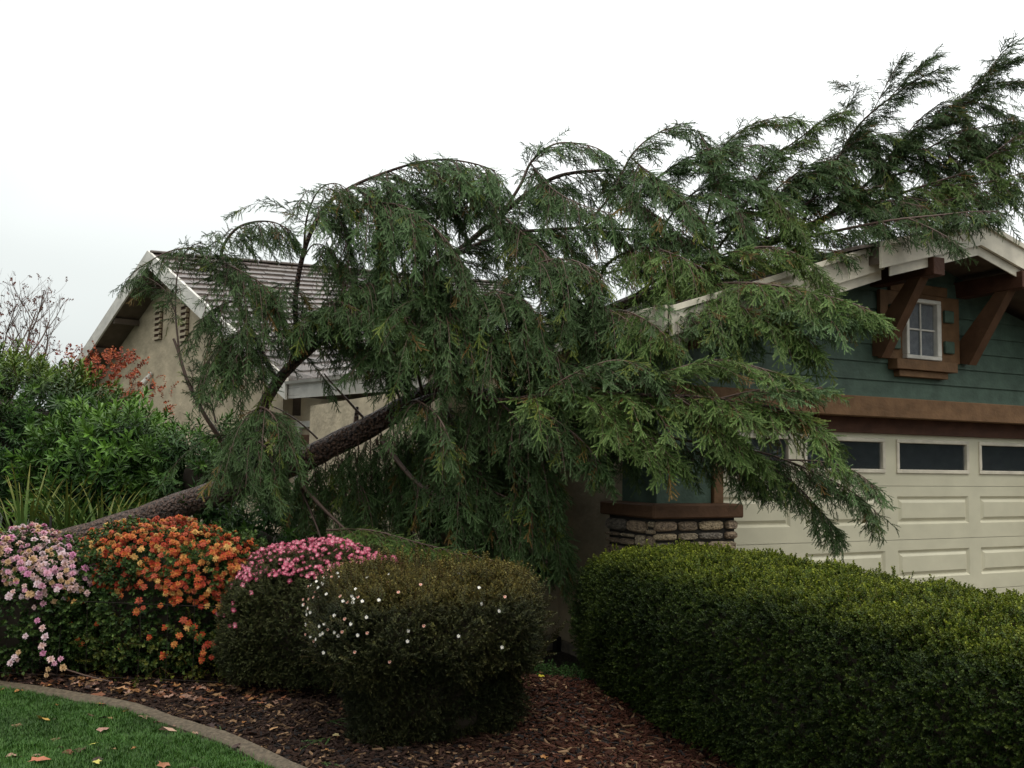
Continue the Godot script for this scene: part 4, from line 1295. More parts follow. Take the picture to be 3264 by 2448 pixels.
func build_background_planting() -> void:
	var sh := []
	for i in 3: sh.append(oleander_shoot(300 + i))
	var gr := "oleander bushes left of the tan house"
	var o := thing("oleander_bush", on_ground(-6.1, -11.6), "big dark oleander bush at the far left with bronzed tips", "bush", gr)
	stems(o, 310, 12, Vector3(1.3, 2.0, 0.9), 0.022, M.brush)
	fill(o, 311, 620, Vector3(-0.2, 1.32, 0), Vector3(1.45, 0.72, 0.95), 2.6, 0, sh, Vector2(0.8, 1.25), 0.5, 0.35, 0.2, [Color(0.65, 0.75, 0.75), Color(1.0, 1.1, 0.9), Color(2.6, 1.7, 0.85)], M.gloss_leaf, 0.6)
	fill(o, 312, 300, Vector3(0.1, 0.9, 0.3), Vector3(1.25, 0.55, 0.8), 2.6, 0, sh, Vector2(0.8, 1.2), 0.2, 0.35, 0.2, [Color(0.6, 0.7, 0.75), Color(0.95, 1.05, 0.9)], M.gloss_leaf, 0.6)
	o = thing("oleander_bush", on_ground(-4.22, -10.7), "bright green oleander bush with spiky shoots before the tan gable wall", "bush", gr)
	stems(o, 313, 9, Vector3(0.5, 1.4, 0.5), 0.016, M.brush)
	fill(o, 314, 330, Vector3(-0.16, 0.80, 0), Vector3(0.52, 0.58, 0.50), 2.3, 0, sh, Vector2(1.0, 1.5), 0.5, 0.3, 0.2, [Color(0.8, 0.9, 0.85), Color(1.5, 1.6, 1.1), Color(1.8, 1.8, 1.1)], M.gloss_leaf, 0.6)
	fill(o, 322, 150, Vector3(-0.1, 0.45, 0.15), Vector3(0.6, 0.4, 0.5), 2.3, 0, sh, Vector2(0.85, 1.2), 0.3, 0.3, 0.2, [Color(0.7, 0.8, 0.8), Color(1.1, 1.15, 1.0)], M.gloss_leaf, 0.5)
	o = thing("oleander_bush", on_ground(-3.25, -10.3), "small oleander bush peeping out above the fallen trunk", "bush", gr)
	stems(o, 315, 6, Vector3(0.3, 1.0, 0.3), 0.012, M.brush)
	fill(o, 316, 150, Vector3(0, 0.85, 0), Vector3(0.38, 0.42, 0.4), 2.3, 0, sh, Vector2(0.75, 1.1), 0.5, 0.25, 0.15, [Color(0.75, 0.85, 0.8), Color(1.15, 1.2, 1.0)], M.gloss_leaf, 0.5)
	o = thing("oleander_bush", on_ground(-2.35, -8.95), "low narrow-leaved oleander shoots in the shade under the trunk", "bush", gr)
	stems(o, 317, 6, Vector3(0.35, 0.6, 0.3), 0.010, M.brush)
	fill(o, 318, 150, Vector3(0, 0.50, 0), Vector3(0.50, 0.38, 0.35), 2.3, 0, sh, Vector2(0.7, 1.0), 0.4, 0.25, 0.15, [Color(0.7, 0.8, 0.75), Color(1.1, 1.2, 1.0)], M.gloss_leaf, 0.4)
	# red autumn shrub
	var rl := []
	for i in 3: rl.append(sprig(330 + i, 8, 0.13, 0.055, 0.044, Color(0.26, 0.048, 0.022), Color(0.42, 0.13, 0.040), Color(0.08, 0.04, 0.03), 1.0))
	o = thing("autumn_shrub", on_ground(-5.55, -12.9), "red and orange autumn shrub between the oleander and the tan wall", "shrub")
	stems(o, 331, 9, Vector3(0.8, 2.5, 0.5), 0.012, M.twig)
	fill(o, 332, 190, Vector3(0.12, 2.12, 0), Vector3(0.50, 0.40, 0.35), 2.0, 0, rl, Vector2(0.6, 1.1), 0.3, 0.3, 0.2, [Color(0.8, 0.7, 0.8), Color(1.3, 1.4, 1.2)], M.litter, 0.0)
	fill(o, 333, 70, Vector3(0.72, 1.78, 0.1), Vector3(0.42, 0.32, 0.3), 2.0, 0, rl, Vector2(0.5, 0.9), 0.3, 0.3, 0.2, [Color(0.9, 0.9, 0.8), Color(1.3, 1.6, 1.3)], M.litter, 0.0)
	fill(o, 334, 70, Vector3(-0.5, 2.2, 0), Vector3(0.40, 0.42, 0.3), 2.0, 0, rl, Vector2(0.4, 0.7), 0.3, 0.4, 0.2, [Color(0.7, 0.5, 0.9), Color(0.9, 0.7, 1.0)], M.litter, 0.0)
	# yellow-green plant at the frame's left edge
	var yl := []
	for i in 2: yl.append(sprig(340 + i, 12, 0.12, 0.06, 0.026, Color(0.10, 0.15, 0.02), Color(0.24, 0.28, 0.035)))
	o = thing("yellow_green_shrub", on_ground(-4.78, -9.0), "small yellow-green leafy plant at the picture's left edge", "shrub")
	fill(o, 341, 90, Vector3(0, 0.22, 0), Vector3(0.24, 0.24, 0.22), 2.2, 0, yl, Vector2(0.7, 1.1), 0.5, 0.15, 0.1, [Color(0.8, 0.9, 0.8), Color(1.2, 1.2, 1.0)], M.leaf, 0.4)
	# strap-leaved clumps
	var rg := rnd(350)
	var blades := []
	for i in 6:
		var m := MB.new()
		var l := 1.0
		var pts := []
		var arc := rg.randf_range(0.25, 0.8)
		for k in 8:
			var t := k / 7.0
			pts.append(Vector3(arc * t * t * 0.55, l * (t - 0.32 * arc * t * t), 0))
		for k in 7:
			var w0 := 0.017 * (1.0 - pow(k / 7.0, 2.2)) + 0.001
			var w1 := 0.017 * (1.0 - pow((k + 1) / 7.0, 2.2)) + 0.001
			m.col = Color(0.070, 0.140, 0.030).lerp(Color(0.24, 0.20, 0.04), pow(k / 6.5, 3.5))
			var f := 0.35
			m.quad(pts[k] + Vector3(0, 0, -w0), pts[k + 1] + Vector3(0, 0, -w1), pts[k + 1] + Vector3(-w1 * f, 0, 0), pts[k] + Vector3(-w0 * f, 0, 0))
			m.quad(pts[k] + Vector3(-w0 * f, 0, 0), pts[k + 1] + Vector3(-w1 * f, 0, 0), pts[k + 1] + Vector3(0, 0, w1), pts[k] + Vector3(0, 0, w0))
		blades.append(m.mesh())
	var cl := [[-4.72, -9.6, 34, "tall strap-leaved clump with yellowing tips at the far left"], [-4.38, -9.75, 38, "middle strap-leaved clump of upright blades below the oleander"], [-4.02, -9.7, 40, "dense grassy strap-leaved clump leaning over the fallen trunk's butt"], [-3.66, -9.6, 30, "short arching strap-leaved clump just above the fallen trunk"]]
	for q in cl:
		o = thing("strap_leaf_clump", on_ground(q[0], q[1]), q[3], "plant", "strap-leaved clumps by the trunk")
		for k in q[2]:
			var a := rg.randf() * TAU
			var z := rg.randf_range(0.7, 1.2) * (0.75 if q[0] > -3.9 else 1.0)
			put(o, "leaf", blades[rg.randi() % 6], M.grass, Transform3D((Basis(Vector3.UP, a) * Basis(Vector3(0, 0, 1), rg.randf_range(-0.35, 0.05))).scaled_local(Vector3(z, z, rg.randf_range(0.8, 1.2))), Vector3(cos(a) * rg.randf() * 0.12, -0.02, sin(-a) * rg.randf() * 0.12)))
	# leafless tree in the far left background
	o = thing("bare_tree", Vector3(-10.3, 0.0, -19.0), "nearly leafless tree with thin grey branches against the sky at left", "tree")
	var tips := []
	var tm := MB.new()
	tm.tube([Vector3(0, -0.1, 0), Vector3(0.05, 1.0, 0), Vector3(0.1, 2.1, 0)], [0.10, 0.085, 0.075], 8)
	put(o, "trunk", tm.mesh(), M.bark)
	var todo := []
	for k in 7: todo.append([Vector3(0.1, 1.9 - 0.1 * (k % 3), 0), Vector3(rg.randf_range(-0.5, 1.05), 1.0, rg.randf_range(-0.5, 0.5)).normalized(), 1.75, 0.040, 0])
	while todo.size():
		var q: Array = todo.pop_front()
		var d: Vector3 = q[1]
		var p: Vector3 = q[0]
		var line := [p]
		for k in 5:
			d = (d + Vector3(rg.randf_range(-0.16, 0.16), 0.07 + rg.randf_range(-0.08, 0.08), rg.randf_range(-0.16, 0.16))).normalized()
			p += d * q[2] / 5.0
			line.append(p)
		var m: MB = MB.new()
		m.tube(line, [q[3], q[3] * 0.9, q[3] * 0.8, q[3] * 0.7, q[3] * 0.6, q[3] * 0.5], 5 if q[4] < 2 else 3)
		if q[4] < 2: put(o, "branch", m.mesh(), M.twig)
		else:
			tm = m
			tips.append(m)
		if q[4] < 4:
			for k in 3 if q[4] < 3 else 2:
				var f := rg.randi_range(2, 5)
				todo.append([line[f], (d * 1.0 + Vector3(rg.randf_range(-0.9, 0.9), rg.randf_range(-0.2, 0.6), rg.randf_range(-0.9, 0.9))).normalized(), q[2] * rg.randf_range(0.5, 0.72), q[3] * 0.52, q[4] + 1])
	var all := MB.new()
	var bl := []
	var bc := PackedColorArray()
	for m in tips:
		all.v.append_array(m.v); all.n.append_array(m.n); all.c.append_array(m.c)
		if rg.randf() < 0.35:
			bl.append(Transform3D(Basis(Vector3(rg.randf(), rg.randf(), rg.randf()).normalized(), rg.randf() * TAU).scaled(Vector3.ONE * rg.randf_range(0.5, 1.0)), m.v[-1]))
			bc.append(Color(0.5, 0.55, 0.8) * rg.randf_range(0.5, 1.0))
	put(o, "twigs", all.mesh(), M.twig).set_meta("kind", "stuff")
	scatter(o, "leaves", rl[0], M.litter, bl, bc)

func build_opposite() -> void:
	# the trees across the street, behind the camera: they show in the panes and shade the low sky
	var lf := []
	for i in 2: lf.append(sprig(380 + i, 12, 0.55, 0.26, 0.15, Color(0.022, 0.045, 0.014), Color(0.05, 0.085, 0.022)))
	var spots := [[21.0, -7.5, 3.2, "nearest the garage"], [26.0, -3.0, 3.8, "second from the garage"], [23.0, 4.0, 3.6, "third from the garage"], [30.0, 9.0, 3.8, "farthest from the garage"]]
	for k in spots.size():
		var q: Array = spots[k]
		var o := thing("street_tree", Vector3(q[0], 0, q[1]), "dark evergreen street tree reflected in the garage panes, %s" % q[3], "tree", "trees across the street")
		var m := MB.new()
		m.tube([Vector3.ZERO, Vector3(0.05, 1.6, 0), Vector3(0, 3.6, 0.1)], [0.24, 0.19, 0.15], 9)
		put(o, "trunk", m.mesh(), M.bark)
		var r: float = q[2]
		fill(o, 390 + k, 900, Vector3(0, r * 0.95, 0), Vector3(r * 0.85, r * 0.95, r * 0.8), 2.2, 0, lf, Vector2(0.8, 1.4), 0.3, 1.2, 0.8, [Color(0.7, 0.8, 0.8), Color(1.2, 1.1, 1.0)], M.leaf, 0.6)

# ------------------------------------------------------------------ ground litter
func dead_leaf(s: int, r: float, curl: float) -> Mesh:
	var rg := rnd(s)
	var m := MB.new()
	var rim := []
	var n := 11
	for i in n:
		var a := TAU * i / n
		var lobe := 1.0 if i % 2 else 0.62
		if i == 0: lobe = 1.25
		rim.append(Vector3(cos(a) * r * lobe * rg.randf_range(0.85, 1.1), curl * r * rg.randf_range(0.1, 1.0) * absf(sin(a)), sin(a) * r * 0.75 * lobe * rg.randf_range(0.85, 1.1)))
	for i in n: m.tri(Vector3(0, 0.002, 0), rim[(i + 1) % n], rim[i])
	return m.mesh()

func build_litter() -> void:
	var rg := rnd(401)
	# bark mulch
	var chips := []
	for i in 4:
		var m := MB.new()
		var l: float = [0.026, 0.034, 0.020, 0.045][i]
		var w: float = [0.011, 0.009, 0.013, 0.007][i]
		m.prism([Vector3(-l, 0, -w), Vector3(l * 0.8, 0.003, -w * 0.7), Vector3(l, 0.002, w * 0.8), Vector3(-l * 0.7, 0.004, w)], Vector3(0.002, 0.006, 0))
		chips.append(m.mesh())
	var xs := [[], [], [], []]
	var cs := [PackedColorArray(), PackedColorArray(), PackedColorArray(), PackedColorArray()]
	var n := 0
	while n < 42000:
		var x := rg.randf_range(-4.8, 2.6)
		var z := -rg.randf_range(3.2, 8.4) if rg.randf() < 0.5 else -rg.randf_range(4.2, 7.2)
		if on_lawn(x - 0.16, z): continue
		n += 1
		var w := rg.randi() % 4
		var b := Basis(Vector3.UP, rg.randf() * TAU) * Basis(Vector3(1, 0, 0), rg.randf_range(-0.5, 0.5)) * Basis(Vector3(0, 0, 1), rg.randf_range(-0.45, 0.45))
		var z_ := rg.randf_range(0.35, 0.95)
		xs[w].append(Transform3D(b.scaled_local(Vector3(z_, z_ * 1.3, z_)), on_ground(x, z, rg.randf_range(0.0, 0.022))))
		var g := rg.randf_range(0.5, 1.25)
		var red := sm(-0.6, 0.5, x)                      # fresher, redder bark towards the hedge
		var c := Color(0.031, 0.017, 0.012).lerp(Color(0.052, 0.019, 0.011), red) * g
		var p := rg.randf()
		if p < 0.07: c = Color(0.20, 0.125, 0.07) * g
		elif p < 0.13: c = Color(0.12, 0.072, 0.040) * g
		elif p < 0.22: c = Color(0.016, 0.014, 0.014)
		cs[w].append(c)
	var mul := Node3D.new()
	mul.name = "bark_mulch"
	add_child(mul)
	tag(mul, "dark wet bark mulch covering the planting bed", "mulch", "", "stuff")
	for k in 4: scatter(mul, "bark_chips", chips[k], M.chip, xs[k], cs[k])
	# grass
	var tufts := []
	for i in 3:
		var m := MB.new()
		for k in 14:
			var a := rg.randf() * TAU
			var o := Vector3(rg.randf_range(-0.02, 0.02), 0, rg.randf_range(-0.02, 0.02))
			var h := rg.randf_range(0.022, 0.042)
			var d := Vector3(cos(a), 0, sin(a))
			var sd := Vector3(-d.z, 0, d.x) * 0.0016
			var p1 := o + d * h * 0.25 + Vector3(0, h * 0.65, 0)
			var p2 := o + d * h * rg.randf_range(0.4, 0.9) + Vector3(0, h, 0)
			m.col = Color(0.026, 0.080, 0.010).lerp(Color(0.056, 0.118, 0.018), rg.randf())
			m.quad(o - sd, o + sd, p1 + sd * 0.8, p1 - sd * 0.8)
			m.tri(p1 - sd * 0.8, p1 + sd * 0.8, p2)
		tufts.append(m.mesh())
	xs = [[], [], []]
	cs = [PackedColorArray(), PackedColorArray(), PackedColorArray()]
	var pn := FastNoiseLite.new()
	pn.seed = 8
	pn.frequency = 0.012
	for i in 52000:
		var x := rg.randf_range(-5.6, 0.2)
		var z := -rg.randf_range(3.6, 7.7)
		if not on_lawn(x + 0.04, z): continue
		var w := rg.randi() % 3
		var s := rg.randf_range(0.75, 1.25)
		xs[w].append(Transform3D(Basis(Vector3.UP, rg.randf() * TAU).scaled_local(Vector3(s, s, s)), on_ground(x, z, 0.005)))
		var g := 1.0 + 0.45 * pn.get_noise_2d(x * 100, z * 100) + rg.randf_range(-0.2, 0.2)
		cs[w].append(Color(g * 0.95, g, g * 0.9))
	var gn := Node3D.new()
	gn.name = "grass"
	add_child(gn)
	tag(gn, "short green lawn grass in the left foreground", "grass", "", "stuff")
	for k in 3: scatter(gn, "grass_blades", tufts[k], M.grass, xs[k], cs[k])
	# low green plants at the mound's crest
	var gc := []
	for i in 2: gc.append(sprig(420 + i, 12, 0.09, 0.03, 0.008, Color(0.022, 0.060, 0.016), Color(0.06, 0.13, 0.03)))
	xs = [[], []]
	cs = [PackedColorArray(), PackedColorArray()]
	for i in 420:
		var t := rg.randf()
		var x := lerpf(-0.05, 0.62, t) + rg.randf_range(-0.07, 0.07)
		var z := lerpf(-7.55, -7.15, t) + rg.randf_range(-0.10, 0.10)
		var w := rg.randi() % 2
		var b := Basis(Vector3.UP, rg.randf() * TAU) * Basis(Vector3(1, 0, 0), rg.randf_range(0.2, 1.2))
		xs[w].append(Transform3D(b.scaled_local(Vector3.ONE * rg.randf_range(0.6, 1.1)), on_ground(x, z, 0.0)))
		cs[w].append(Color(1, 1, 1) * rg.randf_range(0.7, 1.2))
	var gcn := Node3D.new()
	gcn.name = "ground_cover"
	add_child(gcn)
	tag(gcn, "low green ground cover on the mound between shrub and hedge", "ground cover", "", "stuff")
	for k in 2: scatter(gcn, "creeping_leaves", gc[k], M.leaf, xs[k], cs[k])
	# many small fallen leaves
	var dl := []
	for i in 4: dl.append(dead_leaf(430 + i, [0.022, 0.034, 0.045, 0.028][i], [0.35, 0.5, 0.3, 0.6][i]))
	xs = [[], [], [], []]
	cs = [PackedColorArray(), PackedColorArray(), PackedColorArray(), PackedColorArray()]
	var tones := [Color(0.26, 0.15, 0.07), Color(0.17, 0.065, 0.03), Color(0.10, 0.045, 0.03), Color(0.30, 0.14, 0.045), Color(0.30, 0.18, 0.13), Color(0.055, 0.03, 0.025), Color(0.26, 0.10, 0.05)]
	for i in 900:
		var x := rg.randf_range(-4.6, 2.0)
		var z := -rg.randf_range(4.4, 7.5)
		if i < 330:
			x = rg.randf_range(-4.2, -1.5)
			z = -7.05 + 0.28 * (x + 3.0) + rg.randf_range(-0.25, 0.22)
		if on_lawn(x, z) and rg.randf() < 0.35: continue
		var w := rg.randi() % 4
		if x > -1.4: w = 0
		var b := Basis(Vector3.UP, rg.randf() * TAU) * Basis(Vector3(1, 0, 0), rg.randf_range(-0.4, 0.4))
		xs[w].append(Transform3D(b.scaled_local(Vector3.ONE * rg.randf_range(0.6, 1.2)), on_ground(x, z, 0.03 if on_lawn(x, z) else 0.026)))
		cs[w].append(tones[rg.randi() % tones.size()] * rg.randf_range(0.6, 1.1))
	var ln := Node3D.new()
	ln.name = "fallen_leaves"
	add_child(ln)
	tag(ln, "scattered small brown and orange leaves on bed and lawn", "leaves", "", "stuff")
	for k in 4: scatter(ln, "leaf_litter", dl[k], M.litter, xs[k], cs[k])
	# torn-off green twigs under the tree
	var tw := []
	var twc := PackedColorArray()
	for i in 70:
		var x := rg.randf_range(-2.9, 0.75)
		var z := -rg.randf_range(7.7, 8.9) if i < 52 else -rg.randf_range(5.0, 7.4)
		if i >= 52: x = rg.randf_range(-1.9, 1.0)
		if on_lawn(x, z): continue
		var b := Basis(Vector3.UP, rg.randf() * TAU) * Basis(Vector3(1, 0, 0), rg.randf_range(-0.3, 0.3)) * Basis(Vector3(0, 0, 1), rg.randf_range(-0.1, 0.25))
		tw.append(Transform3D(b.scaled_local(Vector3.ONE * rg.randf_range(0.4, 0.9)), on_ground(x, z, 0.04)))
		twc.append(Color(1, 1, 1) * rg.randf_range(0.8, 1.3))
	var twn := Node3D.new()
	twn.name = "torn_twigs"
	add_child(twn)
	tag(twn, "torn-off green conifer twigs lying under the fallen tree", "twigs", "", "stuff")
	scatter(twn, "needle_sprays", sprays[1], M.needle, tw, twc)
	# leaves that stand out one by one
	var big := [
		[1.33, -5.75, 0.085, Color(0.34, 0.125, 0.035), 0.35, "large orange dead leaf lying against the hedge's foot"],
		[0.24, -6.98, 0.036, Color(0.42, 0.36, 0.03), 0.2, "bright yellow leaf on the red bark near the ground cover"],
		[-2.80, -6.02, 0.052, Color(0.38, 0.23, 0.05), 0.5, "golden brown leaf on the lawn near the concrete edging"],
		[-3.28, -5.92, 0.062, Color(0.42, 0.40, 0.36), 0.2, "pale greyish leaf lying on the lawn"],
		[-3.08, -5.90, 0.030, Color(0.42, 0.20, 0.10), 0.2, "small orange leaf beside the pale leaf on the lawn"],
		[-3.22, -6.14, 0.036, Color(0.34, 0.22, 0.03), 0.3, "ochre leaf on the lawn behind the pale leaf"],
		[-2.35, -5.80, 0.048, Color(0.34, 0.19, 0.15), 0.3, "pinkish brown leaf on the lawn below the edging"],
		[-1.98, -5.82, 0.058, Color(0.38, 0.25, 0.18), 0.6, "curled tan leaf lying across the concrete edging"],
		[-2.28, -5.53, 0.028, Color(0.48, 0.46, 0.10), 0.2, "small lemon-yellow leaf on the mid lawn"],
		[-2.12, -5.18, 0.032, Color(0.46, 0.42, 0.10), 0.2, "lemon-yellow leaf on the lawn near the bottom edge"],
		[-2.42, -5.18, 0.055, Color(0.36, 0.13, 0.07), 0.4, "rusty red leaf on the lawn near the bottom edge"],
		[-1.78, -5.20, 0.050, Color(0.30, 0.13, 0.07), 0.4, "brown leaf with upturned edge on the lawn's right corner"],
		[-2.62, -6.72, 0.070, Color(0.36, 0.20, 0.10), 0.4, "broad tan leaf in the litter under the orange flowers"],
		[-1.36, -5.86, 0.040, Color(0.42, 0.25, 0.12), 0.2, "pale tan leaf on dark mulch beside the edging"],
		[-0.98, -5.72, 0.028, Color(0.44, 0.36, 0.17), 0.2, "small cream leaf on the mulch left of the olive shrub"],
	]
	for i in big.size():
		var q: Array = big[i]
		var m := dead_leaf(450 + i, q[2], q[4])
		var mm: StandardMaterial3D = M.litter.duplicate()
		mm.albedo_color = (q[3] as Color).linear_to_srgb()
		var o := put(self, "fallen_leaf", m, mm, Transform3D(Basis(Vector3.UP, i * 1.3) * Basis(Vector3(1, 0, 0), 0.15), on_ground(q[0], q[1], 0.042)))
		tag(o, q[5], "leaf", "fallen leaves lying singly")
	# leaf caught on the hedge face, leaf on the pink shrub, dead stick
	var mm2: StandardMaterial3D = M.litter.duplicate()
	mm2.albedo_color = lin(0.40, 0.36, 0.10)
	var hl := put(self, "fallen_leaf", dead_leaf(470, 0.030, 0.2), mm2, Transform3D(Basis(Vector3(1, 0, 0), 1.3), Vector3(1.47, 0.27, -5.08)))
	tag(hl, "yellow leaf caught upright in the hedge's front face", "leaf", "fallen leaves lying singly")
	var sk := MB.new()
	sk.tube([Vector3(-0.22, 0.05, 0.0), Vector3(0.0, 0.02, 0.03), Vector3(0.2, -0.01, 0.02)], [0.006, 0.005, 0.003], 5)
	tag(put(self, "dead_stick", sk.mesh(), M.twig, Transform3D(Basis(Vector3.UP, -0.25), on_ground(-2.93, -6.95, 0.06))), "thin dead stick lying below the orange flowers", "stick")

# ------------------------------------------------------------------ everything
func _ready() -> void:
	var cam := Camera3D.new()
	cam.name = "camera"
	cam.position = Vector3(0, 1.75, 0)
	cam.rotation = Vector3(deg_to_rad(4.6), 0, deg_to_rad(0.9))
	cam.basis = Basis(Vector3(1, 0, 0), deg_to_rad(4.6)) * Basis(Vector3(0, 0, 1), deg_to_rad(0.9))
	cam.fov = 43.10
	cam.near = 0.05
	cam.far = 3000.0
	add_child(cam)
	cam.current = true
	var env := Environment.new()
	env.background_mode = Environment.BG_SKY
	var sky := ProceduralSkyMaterial.new()
	sky.sky_top_color = lin(0.80, 0.82, 0.82)
	sky.sky_horizon_color = lin(0.315, 0.345, 0.335)
	sky.sky_curve = 0.45
	sky.sky_energy_multiplier = 1.0
	sky.sky_cover = cloud_veil()
	sky.ground_bottom_color = Color(0.30, 0.31, 0.28)
	sky.ground_horizon_color = Color(0.55, 0.57, 0.55)
	sky.ground_curve = 0.05
	sky.sun_angle_max = 1.0
	env.sky = Sky.new()
	env.sky.sky_material = sky
	env.tonemap_mode = Environment.TONE_MAPPER_LINEAR
	env.tonemap_exposure = 1.8
	env.sdfgi_enabled = true
	env.ssao_enabled = true
	env.ssil_enabled = true
	var we := WorldEnvironment.new()
	we.name = "world"
	we.environment = env
	add_child(we)
	var sun := DirectionalLight3D.new()
	sun.name = "sun"
	sun.light_color = Color(1.0, 0.985, 0.96)
	sun.light_energy = 0.40
	sun.light_angular_distance = 40.0
	sun.shadow_enabled = true
	sun.rotation_degrees = Vector3(-68, 25, 0)
	add_child(sun)
	materials()
	build_ground()
	build_house()
	build_garage()
	var tr := fallen_trunk([Vector3(-5.30,0.59,-9.40),Vector3(-4.32,0.86,-9.10),Vector3(-3.50,1.12,-8.95),Vector3(-2.89,1.34,-8.80),Vector3(-2.47,1.48,-8.70),Vector3(-1.88,1.72,-8.60),Vector3(-1.45,1.94,-8.60),Vector3(-1.09,2.14,-8.60),Vector3(-0.60,2.44,-8.70),Vector3(0.02,2.76,-8.80),Vector3(0.36,2.90,-8.90),Vector3(0.78,3.12,-9.00),Vector3(1.52,3.47,-9.10),Vector3(2.29,3.82,-9.20),Vector3(3.05,4.18,-9.30),Vector3(3.74,4.63,-9.40)], [0.165, 0.148, 0.13, 0.122, 0.118, 0.106, 0.104, 0.098, 0.085, 0.075, 0.07, 0.06, 0.05, 0.04, 0.03, 0.015])
	bough(tr, [Vector3(-2.46,1.50,-8.70),Vector3(-2.27,1.86,-8.50),Vector3(-2.15,2.19,-8.40),Vector3(-1.99,2.47,-8.40),Vector3(-1.75,2.74,-8.50),Vector3(-1.52,2.93,-8.60),Vector3(-1.05,3.33,-8.80),Vector3(-0.58,3.65,-8.90),Vector3(-0.12,4.08,-9.00),Vector3(0.17,4.32,-9.00),Vector3(0.47,4.47,-9.00),Vector3(0.91,4.52,-9.00)], 0.07, 0.014, 0.42, 0.62, 0.8, 9, 1, 0)
	bough(tr, [Vector3(-0.12,4.08,-9.00),Vector3(0.05,4.33,-8.90),Vector3(0.14,4.54,-8.90),Vector3(0.28,4.65,-8.80),Vector3(0.45,4.71,-8.80),Vector3(0.71,4.64,-8.70),Vector3(0.87,4.55,-8.70)], 0.02, 0.004, 0.25, 0.32, 0.55, 11, 0.85, 1)
	bough(tr, [Vector3(-0.58,3.65,-8.90),Vector3(-0.11,3.83,-8.80),Vector3(0.23,3.88,-8.80),Vector3(0.73,3.86,-8.60),Vector3(1.27,3.78,-8.40),Vector3(1.72,3.61,-8.20)], 0.025, 0.006, 0.2, 0.5, 0.7, 10, 1, 0)
	bough(tr, [Vector3(-1.94,2.52,-8.45),Vector3(-1.88,2.79,-8.40),Vector3(-1.89,3.14,-8.35),Vector3(-1.83,3.49,-8.30),Vector3(-1.74,3.77,-8.30),Vector3(-1.61,3.98,-8.30),Vector3(-1.40,4.13,-8.30),Vector3(-1.13,4.25,-8.30),Vector3(-0.86,4.34,-8.30),Vector3(-0.60,4.34,-8.20),Vector3(-0.36,4.28,-8.10),Vector3(-0.17,4.19,-8.00)], 0.032, 0.005, 0.4, 0.62, 0.85, 13, 0.95, 1)
	bough(tr, [Vector3(-1.82,3.54,-8.30),Vector3(-1.78,3.82,-8.20),Vector3(-1.67,4.02,-8.10),Vector3(-1.51,4.06,-8.00),Vector3(-1.36,3.98,-8.00)], 0.012, 0.003, 0.2, 0.45, 0.9, 12, 0.8, 0)
	bough(tr, [Vector3(-1.83,3.46,-8.30),Vector3(-1.73,3.59,-8.25),Vector3(-1.58,3.55,-8.20),Vector3(-1.48,3.42,-8.20)], 0.009, 0.003, 0.3, 0.4, 0.9, 10, 0.8, 0)
	bough(tr, [Vector3(-1.40,4.13,-8.30),Vector3(-1.17,3.94,-8.10),Vector3(-0.92,3.87,-8.00),Vector3(-0.67,3.68,-7.90)], 0.012, 0.004, 0.1, 0.55, 0.95, 12, 0.9, 1)
	bough(tr, [Vector3(-0.86,4.34,-8.30),Vector3(-0.57,4.20,-8.20),Vector3(-0.36,4.09,-8.20),Vector3(-0.16,3.93,-8.20)], 0.01, 0.003, 0.1, 0.4, 0.8, 11, 0.9, 1)
	bough(tr, [Vector3(-2.06,2.39,-8.60),Vector3(-2.22,2.71,-8.50),Vector3(-2.37,3.03,-8.40),Vector3(-2.48,3.34,-8.30),Vector3(-2.53,3.53,-8.30),Vector3(-2.40,3.69,-8.20),Vector3(-2.22,3.74,-8.10),Vector3(-2.02,3.72,-8.00),Vector3(-1.85,3.63,-7.90)], 0.03, 0.004, 0.42, 0.42, 0.85, 11, 0.85, 0)
	bough(tr, [Vector3(-2.44,3.20,-8.40),Vector3(-2.57,3.37,-8.30),Vector3(-2.77,3.54,-8.30),Vector3(-2.95,3.50,-8.20),Vector3(-3.16,3.38,-8.20),Vector3(-3.31,3.25,-8.20)], 0.012, 0.003, 0.15, 0.27, 0.75, 6, 0.65, 0)
	bough(tr, [Vector3(-2.37,3.03,-8.40),Vector3(-2.39,3.08,-8.20),Vector3(-2.45,3.00,-8.10),Vector3(-2.46,2.81,-8.00)], 0.012, 0.003, 0.1, 0.5, 0.95, 11, 0.8, 0)
	bough(tr, [Vector3(-2.30,2.85,-8.50),Vector3(-2.30,2.84,-8.20),Vector3(-2.32,2.71,-8.00),Vector3(-2.32,2.49,-7.90)], 0.012, 0.003, 0.1, 0.6, 0.95, 12, 0.85, 0)
	bough(tr, [Vector3(-2.16,2.60,-8.50),Vector3(-2.19,2.67,-8.10),Vector3(-2.24,2.59,-7.90),Vector3(-2.27,2.40,-7.80)], 0.012, 0.003, 0.1, 0.45, 0.95, 10, 0.8, 0)
	bough(tr, [Vector3(-2.54,3.45,-8.30),Vector3(-2.29,3.31,-8.00),Vector3(-2.08,3.19,-7.90),Vector3(-1.92,3.04,-7.90)], 0.012, 0.003, 0.05, 0.65, 0.95, 11, 0.9, 0)
	bough(tr, [Vector3(-2.22,2.71,-8.50),Vector3(-2.06,2.91,-8.30),Vector3(-1.97,3.09,-8.20),Vector3(-1.87,3.23,-8.10)], 0.012, 0.003, 0.1, 0.55, 0.9, 10, 0.9, 0)
	bough(tr, [Vector3(-2.44,1.67,-8.50),Vector3(-2.47,1.89,-8.30),Vector3(-2.59,2.11,-8.20),Vector3(-2.74,2.38,-8.20),Vector3(-2.84,2.66,-8.20),Vector3(-2.88,2.75,-8.20)], 0.026, 0.01, 2, 0.3, 0.6, 0, 1, 0)
